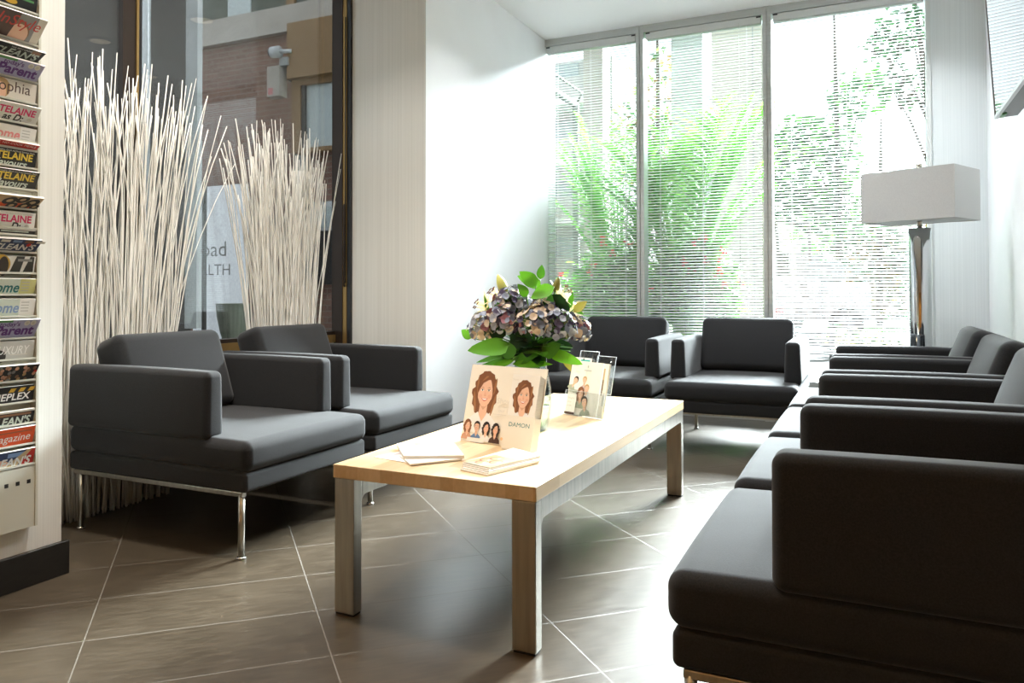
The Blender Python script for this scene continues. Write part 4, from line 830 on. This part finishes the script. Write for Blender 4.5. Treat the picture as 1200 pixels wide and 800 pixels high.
# ------------------------------------------------------------------ outside: ground and the building seen through the left window
sbox('ground', (-30, -3, GZ-.2), (-3.21, 60, GZ), 'pave'); sbox('ground_front', (-3.21, YW+.21, GZ-.2), (25, 60, GZ), 'pave')
sbox('lawn', (-14, 22.5, GZ), (20, 26, GZ+.03), 'lawn'); sbox('road', (-14, 16.5, GZ), (25, 22.4, GZ+.015), 'road')
def ebox(mb, x0, y0, x1, y1, Y, dep, m):                    # upright box: picture corners of its near face at depth Y, then dep deep
    a, b_ = ony(x0, y0, Y), ony(x1, y1, Y); mb.box((min(a.x, b_.x), Y, min(a.z, b_.z)), (max(a.x, b_.x), Y+dep, max(a.z, b_.z)), m)
bld = empty('brick_building', (-8, 9.3, GZ), 'brick building with pale band and brown bay, seen through the left window', 'building')
def bp_(mb, name, par=bld):
    for i in range(len(mb.v)): mb.v[i] = mb.v[i]-par.location
    return mb.build(name, par)
mb = MB(); mb.box((-14, 9, GZ), (-4.4, 9.4, 4.68), 'brick'); bp_(mb, 'wall')
mb = MB(); mb.box((-14, 8.9, 4.68), (-4.4, 9.4, 5.06), 'concrete'); bp_(mb, 'band')
mb = MB(); mb.box((-14, 9.05, 5.06), (-4.4, 9.4, 7.6), 'col_dark'); bp_(mb, 'upper_glazing')
for k in range(4):
    mb = MB(); mb.box((-12.2+2.3*k, 9.0, 5.06), (-12.05+2.3*k, 9.1, 7.6), 'brown_clad'); bp_(mb, 'glazing_bar')
mb = MB(); mb.box((-8.75, 9.03, 5.06), (-8.3, 9.06, 5.9), 'ext_pale'); bp_(mb, 'upper_window')
bx0 = ony(336, 50, 8.4).x; bz1, bz0 = ony(365, 22, 8.4).z, ony(365, 88, 8.4).z
mb = MB(); mb.box((bx0, 8.4, bz0), (-4.6, 9, bz1), 'brown_clad'); bp_(mb, 'bay')
mb = MB(); mb.add([(bx0, 8.4, bz0), (bx0, 8.4, bz1), (bx0-.22, 8.99, bz1), (bx0-.22, 8.99, bz0)], [(0,1,2,3)], 'concrete_grey'); mb.box((bx0-.22, 8.8, GZ), (bx0, 9, bz0), 'concrete_grey'); bp_(mb, 'pier')
fx = ony(352, 130, 8.5).x; fz0, fz1 = ony(380, 171, 8.5).z, ony(380, 96, 8.5).z
mb = MB(); mb.box((bx0, 8.5, fz0-.05), (fx, 8.99, bz0), 'brown_clad'); mb.box((fx, 8.5, fz1), (-4.6, 8.99, bz0), 'brown_clad'); mb.box((fx, 8.5, fz0-.06), (-4.6, 8.6, fz0), 'brown_clad'); mb.box((fx, 8.52, fz0), (fx+.06, 8.6, fz1), 'black'); fr_ = bp_(mb, 'bay_window_frame')
mb = MB(); mb.box((fx+.06, 8.56, fz0), (-4.6, 8.6, fz1), 'ext_pale'); bp_(mb, 'pane')
mb = MB(); ebox(mb, 362, 172, 398, 236, 8.7, .2, 'brick'); bp_(mb, 'parapet')
lw = MB(); ebox(lw, 364, 237, 398, 270, 8.6, .06, 'ext_white'); a = bp_(lw, 'low_window')
mb = MB(); ebox(mb, 368, 242, 381, 266, 8.58, .02, 'ext_pale'); ebox(mb, 383.5, 242, 397, 266, 8.58, .02, 'ext_pale'); bp_(mb, 'low_window_pane')
mb = MB(); ebox(mb, 362, 271, 399, 333, 8.3, .3, 'black'); bp_(mb, 'black_panel')
mb = MB(); ebox(mb, 362, 345, 400, 415, 8.25, .35, 'brick'); bp_(mb, 'garden_wall')
sc_ = empty('security_camera', tuple(ony(328, 63, 8.35)), 'white security camera on the grey pier of the brick building', 'camera')
mb = MB(); mb.tube([(-.13, -.02, .03), (.0, 0, .03)], [.075, .08], 'ext_white', n=16); mb.tube([(0, 0, .03), (.16, .05, .03)], .03, 'ext_white'); mb.tube([(-.16, -.025, .025), (-.13, -.02, .028)], [.055, .07], 'black', n=14); mb.build('housing', sc_)
mb = MB(); mb.box((-.03, .02, -.16), (.12, .16, -.05), 'concrete_grey'); mb.build('bracket', sc_)
al = empty('junction_box', tuple(ony(324, 95, 8.4)), 'pale box with red stripe below the security camera', 'box')
mb = MB(); mb.rbox((-.13, -.05, -.22), (.09, .12, .2), .01, 'concrete', n=2, smooth=False); mb.box((-.1, -.052, -.19), (-.02, -.0505, -.1), 'm_rose'); mb.build('box_body', al)
sbox('wall_outside_dark', (ony(40, 200, 5.6).x, 5.6, GZ), (ony(217, 200, 5.6).x, 5.68, 6), 'dark_wall')
mb = MB(); ebox(mb, 218, 0, 230, 385, 5.3, .06, 'concrete_grey'); o_ = mb.build('concrete_column'); tag(o_, 'grey concrete column outside the left window, beside dark cladding', 'column')
for i_ in range(1): pass
dpz = ony(170, 100, 5.2)
mb = MB(); mb.tube([(dpz.x, 5.2, GZ), (dpz.x, 5.2, 5.5)], .048, 'ext_white', n=16); tag(mb.build('downpipe'), 'pale blue-white downpipe outside the left window, behind the tall twigs', 'pipe')
M['sign_glow'] = mat('white_panel_glow', (.8, .82, .85), .5, Emission_Color=(.86, .92, 1, 1), Emission_Strength=.75)  # emission added to brighten a plain white panel
# sign with the clinic name, seen past its dark post
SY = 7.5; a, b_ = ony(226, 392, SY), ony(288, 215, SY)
sg = empty('name_sign', ((a.x+b_.x)/2, SY, GZ), 'white sign panel, brightened by added glow, with dark lettering outside the left window', 'sign')
mb = MB(); mb.box((a.x, SY, GZ), (b_.x, SY+.05, b_.z), 'sign_glow'); bp_(mb, 'panel', sg)
mb = MB(); k_ = ony(236.5, 300, SY-.1); k2 = ony(238.8, 300, SY-.1); mb.box((k_.x, SY-.1, GZ), (k2.x, SY-.05, b_.z+.1), 'dark_wall'); bp_(mb, 'post', sg)
mb = MB(); o0 = ony(235, 300.6, SY-.001); F_ = Fr(mb, o0, (1,0,0), (0,0,1), .001); wtx = ony(270, 300.6, SY).x-o0.x; F_.text('oad', 0, 0, .27, 'm_grey', sx=1.25*wtx/.56); F_.text('ALTH', -.02, -.24, .2, 'm_grey', sx=1.2*wtx/.56); bp_(mb, 'lettering', sg)
pc = ony(274, 400, 7.1)
mb = MB(); mb.lathe([(.1, GZ-pc.z), (.12, 0), (.155, .12), (.19, .3), (.2, .44), (.207, .45), (.195, .45), (.18, .42), (.02, .4)], 'celadon', n=72, flute=.025, nf=24); o_ = mb.build('fluted_planter'); o_.location = (pc.x, 7.1, pc.z); tag(o_, 'fluted pale green planter in front of the white sign', 'planter')
# ------------------------------------------------------------------ outside the main window
mb = MB(); a, b_ = ony(683.5, 60, 9), ony(707, 280, 9); mb.box((a.x, 9, GZ), (b_.x, 9.3, 5.2), 'concrete'); tag(mb.build('square_column'), 'slim beige square column outside the left window bay', 'column')
mb = MB(); a, b_ = ony(786.5, 60, 7.5), ony(823, 60, 7.5); mb.box((a.x, 7.5, GZ), (b_.x, 7.62, 4.6), 'concrete_grey'); mb.box((a.x+.02, 7.62, GZ), (b_.x, 8.0, 4.6), 'col_dark'); tag(mb.build('square_column'), 'wide grey-green column behind the palm in the middle window bay', 'column')  # side and rear of the wide column get a darker colour than its front
rs = ony(834, 60, 9.5).x; re = ony(903, 60, 9.5).x
mb = MB(); mb.box((rs, 9.5, GZ), (re, 9.8, 4.0), 'cream_wall'); mb.box((ony(882, 60, 9.5).x-.006, 9.494, GZ), (ony(882, 60, 9.5).x+.006, 9.5, 4.0), 'concrete_grey'); tag(mb.build('garden_screen_wall'), 'tall pale cream wall outside the middle bay, right of grey column', 'wall panel')
cf = empty('canopy_frame', (-2.9, 8, GZ), 'dark green steel canopy post and beam outside the left bay', 'canopy')
mb = MB(); c0 = ony(675, 123, 8.0); mb.box((c0.x-.03, 7.97, GZ), (c0.x+.03, 8.03, c0.z), 'col_dark'); bp_(mb, 'post', cf)
mb = MB(); e0 = onx(638, 91, c0.x); mb.tube([c0, (c0.x, c0.y-1.6, c0.z)], .035, 'col_dark', n=6); bp_(mb, 'beam', cf)
mb = MB(); mb.tube([(c0.x+.07, c0.y, c0.z+.12), (c0.x+.07, c0.y-1.8, c0.z+.12)], .012, 'col_dark', n=6); mb.tube([(c0.x+.07, c0.y, c0.z+.12), (c0.x, c0.y, c0.z)], .012, 'col_dark', n=6); bp_(mb, 'tie_rod', cf)
ap = empty('apartment_building', (-9, 26, GZ), 'pale grey apartment block with balconies far beyond the left bay', 'building')
mb = MB(); mb.box((-12, 26, GZ), (-7.8, 32, 9), 'concrete_grey'); bp_(mb, 'wall', ap)
for k in range(4):
    mb = MB(); mb.box((-11.5, 24.8, 1.2+2*k), (-8.2, 26, 1.4+2*k), 'ext_white'); mb.box((-11.5, 24.8, 1.4+2*k), (-8.2, 24.86, 2.1+2*k), 'concrete_grey'); bp_(mb, 'balcony', ap)
    mb = MB(); mb.box((-10.6, 25.94, 1.45+2*k), (-9.0, 26, 2.9+2*k), 'ext_glass'); bp_(mb, 'window', ap)
def cloud(mb, c, rad, n, size, m, rnd, flat_=.5):
    c = Vector(c)
    for k in range(n):
        while True:
            p_ = Vector((rnd.uniform(-1,1), rnd.uniform(-1,1), rnd.uniform(-1,1)))
            if .25 < p_.length < 1: break
        q_ = c+Vector((p_.x*rad[0], p_.y*rad[1], p_.z*rad[2])); d = Vector((rnd.uniform(-1,1), rnd.uniform(-1,1), rnd.uniform(-.7,.5)))
        s_ = size*rnd.uniform(.6, 1.3); mb.leaf(q_, d, (rnd.uniform(-.5,.5), rnd.uniform(-.5,.5), 1), s_, s_*.65, m if isinstance(m, str) else rnd.choice(m), curl=.2, seg=2, fold=.2)
def palm(x, y, zs, n, L_, label, seed, spread=.9):
    rnd = random.Random(seed); r_ = empty('areca_palm', (x, y, GZ), label, 'palm', group='potted palms outside')
    mb = MB(); mb.lathe([(.13, 0), (.17, .32), (.185, .34), (.16, .34), (.15, .3), (.01, .3)], 'pot', n=24); mb.build('pot', r_)
    for k in range(n):
        a = k*2.4+rnd.uniform(-.3, .3); out = rnd.uniform(.35, 1)*spread; top = zs*rnd.uniform(.72, 1); mb = MB(); pts = []
        for j in range(15):
            t_ = j/14; pts.append(Vector((math.cos(a)*(.05+out*t_**2.0*L_), math.sin(a)*(.05+out*t_**2.0*L_)*.55, .3+top*(t_*1.15-.28*out*t_**3.2))))
        mb.tube(pts, [.012*(1-.8*j/14) for j in range(15)], 'palm2', n=5)
        for j in range(5, 15):
            for h_ in (0, .5):
                if j == 14 and h_: continue
                p_ = pts[j] if not h_ else pts[j].lerp(pts[j+1], .5); tg = (pts[min(j+1, 14)]-pts[j-1]).normalized(); sd = tg.cross(Vector((0,0,1))).normalized()
                l_ = .36*math.sin(PI*(j+h_-4)/11.5)**.5*L_
                for e in (-1, 1): mb.leaf(p_, sd*e*.85+tg*.7+Vector((0,0,rnd.uniform(-.1,.25))), (0,0,1), l_, .034, rnd.choice(('palm', 'palm', 'palm2')), curl=.35, seg=3, fold=.1, wf=lambda t: math.sin(PI*t**.6)**.6)
        mb.build('frond', r_)
palm(-1.38, 6.72, 2.35, 28, .95, 'tall areca palm outside the middle bay, in front of the grey column', 11)
palm(-2.02, 6.98, 2.35, 26, .9, 'areca palm outside the left bay, right of the beige column', 12)
def shrub(x, y, z0, rx, rz, reds, label, seed, potted, n=900):
    rnd = random.Random(seed); r_ = empty('flowering_shrub', (x, y, GZ), label, 'flowering plant', group='red-flowered shrubs outside'); zc = z0-GZ
    if potted:
        mb = MB(); mb.lathe([(.2, 0), (.27, .5), (.29, .53), (.26, .53), (.24, .48), (.01, .48)], 'pot', n=28); mb.build('pot', r_)
    else:
        mb = MB(); mb.box((-.5, -.18, 0), (.5, .18, .42), 'pot'); mb.build('planter', r_)
    mb = MB(); cloud(mb, (0, 0, zc), (rx, .3, rz), n, .11, ['shrub', 'shrub2', 'shrub2'], rnd); cloud(mb, (rx*.3, -.05, zc-rz*.5), (rx*.8, .3, rz*.5), n//3, .13, ['shrub', 'shrub2'], rnd); mb.build('foliage', r_)
    mb = MB()
    for k in range(9): a = k*.7; mb.tube([(.08*math.cos(a), .08*math.sin(a), .4), (rx*.6*math.cos(a), .15*math.sin(a), zc+rz*.4*math.sin(k))], .008, 'stem', n=5)
    mb.build('stems', r_)
    for (a, b_) in reds:
        p_ = ony(a, b_, y-.26)-r_.location; mb = MB()
        for j in range(9):
            d = Vector((rnd.uniform(-1,1), rnd.uniform(-1,1), rnd.uniform(-.6,1))); mb.leaf(p_+d*.014, d, (0,.3,1), .032, .03, 'red', curl=.2, seg=3, fold=.15)
        mb.build('blossom', r_)
shrub(-1.3, 6.75, .98, .36, .40, [(824,279),(813,286),(848,294),(842,302),(827,306),(802,307),(810,317),(845,317),(842,323),(868,331),(848,336),(763,341)], 'bright green shrub with red blossoms in slate pot, outside the middle bay', 21, True)
shrub(-2.02, 6.75, .92, .48, .42, [(705,281),(707,286),(733,285),(744,286),(695,311),(690,321),(659,324),(717,297)], 'green shrub with red blossoms outside the left bay, behind the flower bouquet', 22, False, 1300)
def tree(x, y, h, crowns, label, seed, mats, n, lean=0, size=.22, name='tree', thin=.09):
    rnd = random.Random(seed); r_ = empty(name, (x, y, GZ), label, 'tree', group='trees beyond the lawn')
    mb = MB(); top = Vector((lean, 0, h)); mb.tube([(0,0,0), (lean*.2, 0, h*.35), (lean*.6, .05, h*.7), top], [thin*1.2, thin, thin*.7, thin*.25], 'bark', n=9)
    for c in crowns: s0 = Vector((lean*.35, 0, h*rnd.uniform(.3, .6))); e = Vector(c[:3]); mb.tube([s0, s0.lerp(e, .5)+Vector((0,0,.2)), e], [thin*.5, thin*.3, thin*.1], 'bark', n=6)
    mb.build('trunk', r_); mb = MB()
    for c in crowns: cloud(mb, c[:3], c[3:6], int(n*2.6*c[3]*c[5]), size, mats, rnd)
    mb.build('crown', r_)
def P3(a, b_, Y, base): v_ = ony(a, b_, Y); return (v_.x-base[0], 0, v_.z-GZ)
b0 = (ony(985, 388, 24.5).x, 24.5)
tree(*b0, 9.5, [P3(950, 200, 24.5, b0)+(1.5, 1, 1.7), P3(940, 165, 24.5, b0)+(.9, .7, .7), P3(975, 250, 24.5, b0)+(1.2, .8, 1.2), P3(925, 225, 24.5, b0)+(.8, .6, 1.0), P3(1010, 110, 24.5, b0)+(.9, .6, .7)], 'slim tree with dark trunk and loose pale green crown in the right bay', 31, ['tree_g', 'tree_g', 'shrub'], 85, -.1, .34)
b0 = (ony(1031, 388, 27.5).x, 27.5)
tree(*b0, 6.5, [P3(1045, 270, 27.5, b0)+(1.6, 1, 1.4), P3(1010, 300, 27.5, b0)+(1.3, 1, 1.1), P3(1065, 310, 27.5, b0)+(1.2, .8, 1.0), P3(1030, 345, 27.5, b0)+(1.6, .8, .7)], 'tree with ochre and green leaves behind the lawn, left of the lamp', 32, ['tree_o', 'tree_g', 'tree_g'], 80, .1, .32)
b0 = (ony(1112, 388, 22.8).x, 22.8)
tree(*b0, 10.5, [P3(1066, 30, 22.8, b0)+(.9, .6, .6), P3(1040, 55, 22.8, b0)+(.7, .5, .5), P3(1075, 105, 22.8, b0)+(.6, .5, .5), P3(1040, 95, 22.8, b0)+(.5, .4, .4)], 'tall tree whose sparse branches show at the top of the right bay', 33, ['tree_g', 'bark', 'tree_g'], 110, -.9, .24)
b0 = (ony(772, 388, 23.3).x, 23.3)
tree(*b0, 10, [P3(772, 120, 23.3, b0)+(.95, .8, 1.7), P3(768, 180, 23.3, b0)+(.95, .8, 1.3), P3(735, 165, 23.3, b0)+(1.1, .8, 1.4)], 'yellow-green tree far behind the column in the middle bay', 34, ['tree_o', 'shrub2', 'tree_g'], 60, 0, .26)
fb = empty('long_low_building', (0, 42, GZ), 'long pale orange building far beyond the lawn and trees', 'building')
mb = MB(); mb.box((-6, 42, GZ), (7, 46, 4.9), 'cream_wall'); bp_(mb, 'wall', fb)
mb = MB(); mb.box((-6.2, 41.8, 4.9), (7.2, 46, 5.3), 'concrete'); bp_(mb, 'roof', fb)
for k in range(6):
    mb = MB(); mb.box((-5.2+2*k, 41.95, 1.3), (-4.0+2*k, 42, 2.9), 'ext_glass'); bp_(mb, 'window', fb)
sbox('wall_upper_outside', (-3.2, YW+.1, ZC+.16), (9, YW+.3, 13), 'dark_facade')  # unseen upper storeys, placed to keep sky light off the column fronts
sbox('wall_right_outside', (XR+.16, YW+.1, GZ), (9, YW+.3, ZC+.16), 'dark_facade')  # unseen outer wall, placed to block sky light beside the window
# white utility truck
TY = 19.0; t0 = ony(905, 391, TY); tk = empty('utility_truck', (ony(930, 391, TY).x, TY, GZ), 'white utility truck with dark ladder frame parked beyond the right bay', 'truck'); 
def tx(a): return ony(a, 340, TY).x-tk.location.x
def tz(b_): return ony(930, b_, TY).z-GZ
mb = MB(); mb.rbox((tx(897), 0, .45), (tx(962), 1.7, tz(326)), .06, 'ext_white', n=2, smooth=False); mb.build('body', tk)
mb = MB(); mb.rbox((tx(962)-.02, .1, .45), (tx(962)+1.0, 1.6, 1.25), .1, 'ext_white', n=2); mb.rbox((tx(962)-.3, .15, 1.2), (tx(962)+.45, 1.55, 1.75), .12, 'ext_glass', n=2); mb.build('cab', tk)
for xx in (tx(915), tx(962)+.5):
    for yy in (.05, 1.5):
        mb = MB(); mb.tube([(xx, yy, .36), (xx, yy+.2, .36)], .36, 'black', n=20); mb.tube([(xx, yy-.01, .36), (xx, yy+.21, .36)], .17, 'silver', n=14); mb.build('wheel', tk)
mb = MB()
for a in (908, 946): mb.tube([(tx(a+4), .3, tz(326)), (tx(a+2), .3, tz(280)), (tx(a), .3, tz(258))], .035, 'col_dark', n=6)
mb.tube([(tx(908), .3, tz(258)), (tx(946), .3, tz(262))], .03, 'col_dark', n=6); mb.build('ladder_frame', tk)
mb = MB(); mb.box((tx(911), .1, tz(322)), (tx(924), .5, tz(296)), 'col_dark'); mb.build('tool_box', tk)
mb = MB(); mb.rbox((tx(905), -.03, tz(366)), (tx(918), 0, tz(362)), .01, 'red', n=1); mb.build('tail_light', tk)
mb = MB(); [mb.box((tx(x_), -.02, tz(y_)), (tx(x_+8), 0, tz(y_-5)), 'm_grey') for x_, y_ in ((938, 338), (940, 350), (932, 366), (952, 366))]; mb.build('body_marks', tk)
# low slatted bench and pale ground shrubs in front of the truck
BYc = 13.5; be = empty('slatted_bench', (ony(938, 400, BYc).x, BYc, GZ), 'low dark slatted bench outside the right bay, in front of the truck', 'bench')
for k in range(5):
    mb = MB(); mb.box((-.55, .1*k, .40), (.5, .1*k+.075, .44), 'pot'); mb.build('board', be)
for k in range(3):
    mb = MB(); mb.box((-.55, -.02, .08+.1*k), (.5, .0, .145+.1*k), 'pot'); mb.build('front_board', be)
for xx in (-.5, .42):
    mb = MB(); mb.box((xx, .01, 0), (xx+.06, .45, .40), 'black'); mb.build('leg', be)
rnd_ = random.Random(9)
for xx, lb in ((985, 'pale grey-green ground shrub right of the dark slatted bench'), (1030, 'pale grey-green ground shrub left of the floor lamp, low outside')):
    q_ = ony(xx, 400, BYc+.8); gs = empty('ground_shrub', (q_.x, BYc+.8, GZ), lb, 'shrub')
    mb = MB(); cloud(mb, (0, 0, .26), (.42, .3, .24), 260, .1, ['tree_g', 'lily'], rnd_); mb.build('foliage', gs)
    mb = MB(); [mb.tube([(0, 0, 0), (.25*math.cos(k), .2*math.sin(k), .3)], .008, 'bark', n=5) for k in range(6)]; mb.build('stems', gs)

# ------------------------------------------------------------------ sky, portals, view
wd = bpy.data.worlds.new('overcast_sky'); sc.world = wd; wd.use_nodes = True
bg = wd.node_tree.nodes['Background']; bg.inputs['Color'].default_value = (.86, .94, 1.0, 1); bg.inputs['Strength'].default_value = 2.0
sd_ = bpy.data.lights.new('hazy_sun', 'SUN'); sd_.energy = 76; sd_.angle = math.radians(24); sd_.color = (.87, .945, 1.0)
so_ = bpy.data.objects.new('hazy_sun', sd_); C.objects.link(so_); so_.rotation_euler = (-Vector((.15, 1, .63))).to_track_quat('-Z', 'Y').to_euler()
def portal(loc, rot, sx_, sy_):
    ld = bpy.data.lights.new('window_portal', 'AREA'); ld.shape = 'RECTANGLE'; ld.size = sx_; ld.size_y = sy_; ld.cycles.is_portal = True
    o_ = bpy.data.objects.new('window_portal', ld); C.objects.link(o_); o_.location = loc; o_.rotation_euler = rot
portal(((XW+.35)/2, YW+.12, (FZ0+ZC)/2), (PI/2, 0, PI), .35-XW, ZC-FZ0)
portal((XG-.08, (YP+YB)/2, (ZC+.66)/2), (PI/2, 0, -PI/2), YB-YP, ZC-.66)
cy = sc.cycles
cy.use_denoising = True
try: cy.denoiser = 'OPENIMAGEDENOISE'
except Exception: pass
cy.max_bounces = 12; cy.diffuse_bounces = 6; cy.glossy_bounces = 5; cy.transparent_max_bounces = 24; cy.transmission_bounces = 8
cy.sample_clamp_indirect = 8; cy.caustics_reflective = False; cy.caustics_refractive = False; cy.blur_glossy = .5
vs2 = sc.view_settings; sc.display_settings.display_device = 'sRGB'; vs2.view_transform = 'Standard'; vs2.look = 'None'; vs2.gamma = 1; vs2.use_curve_mapping = False; vs2.exposure = .12
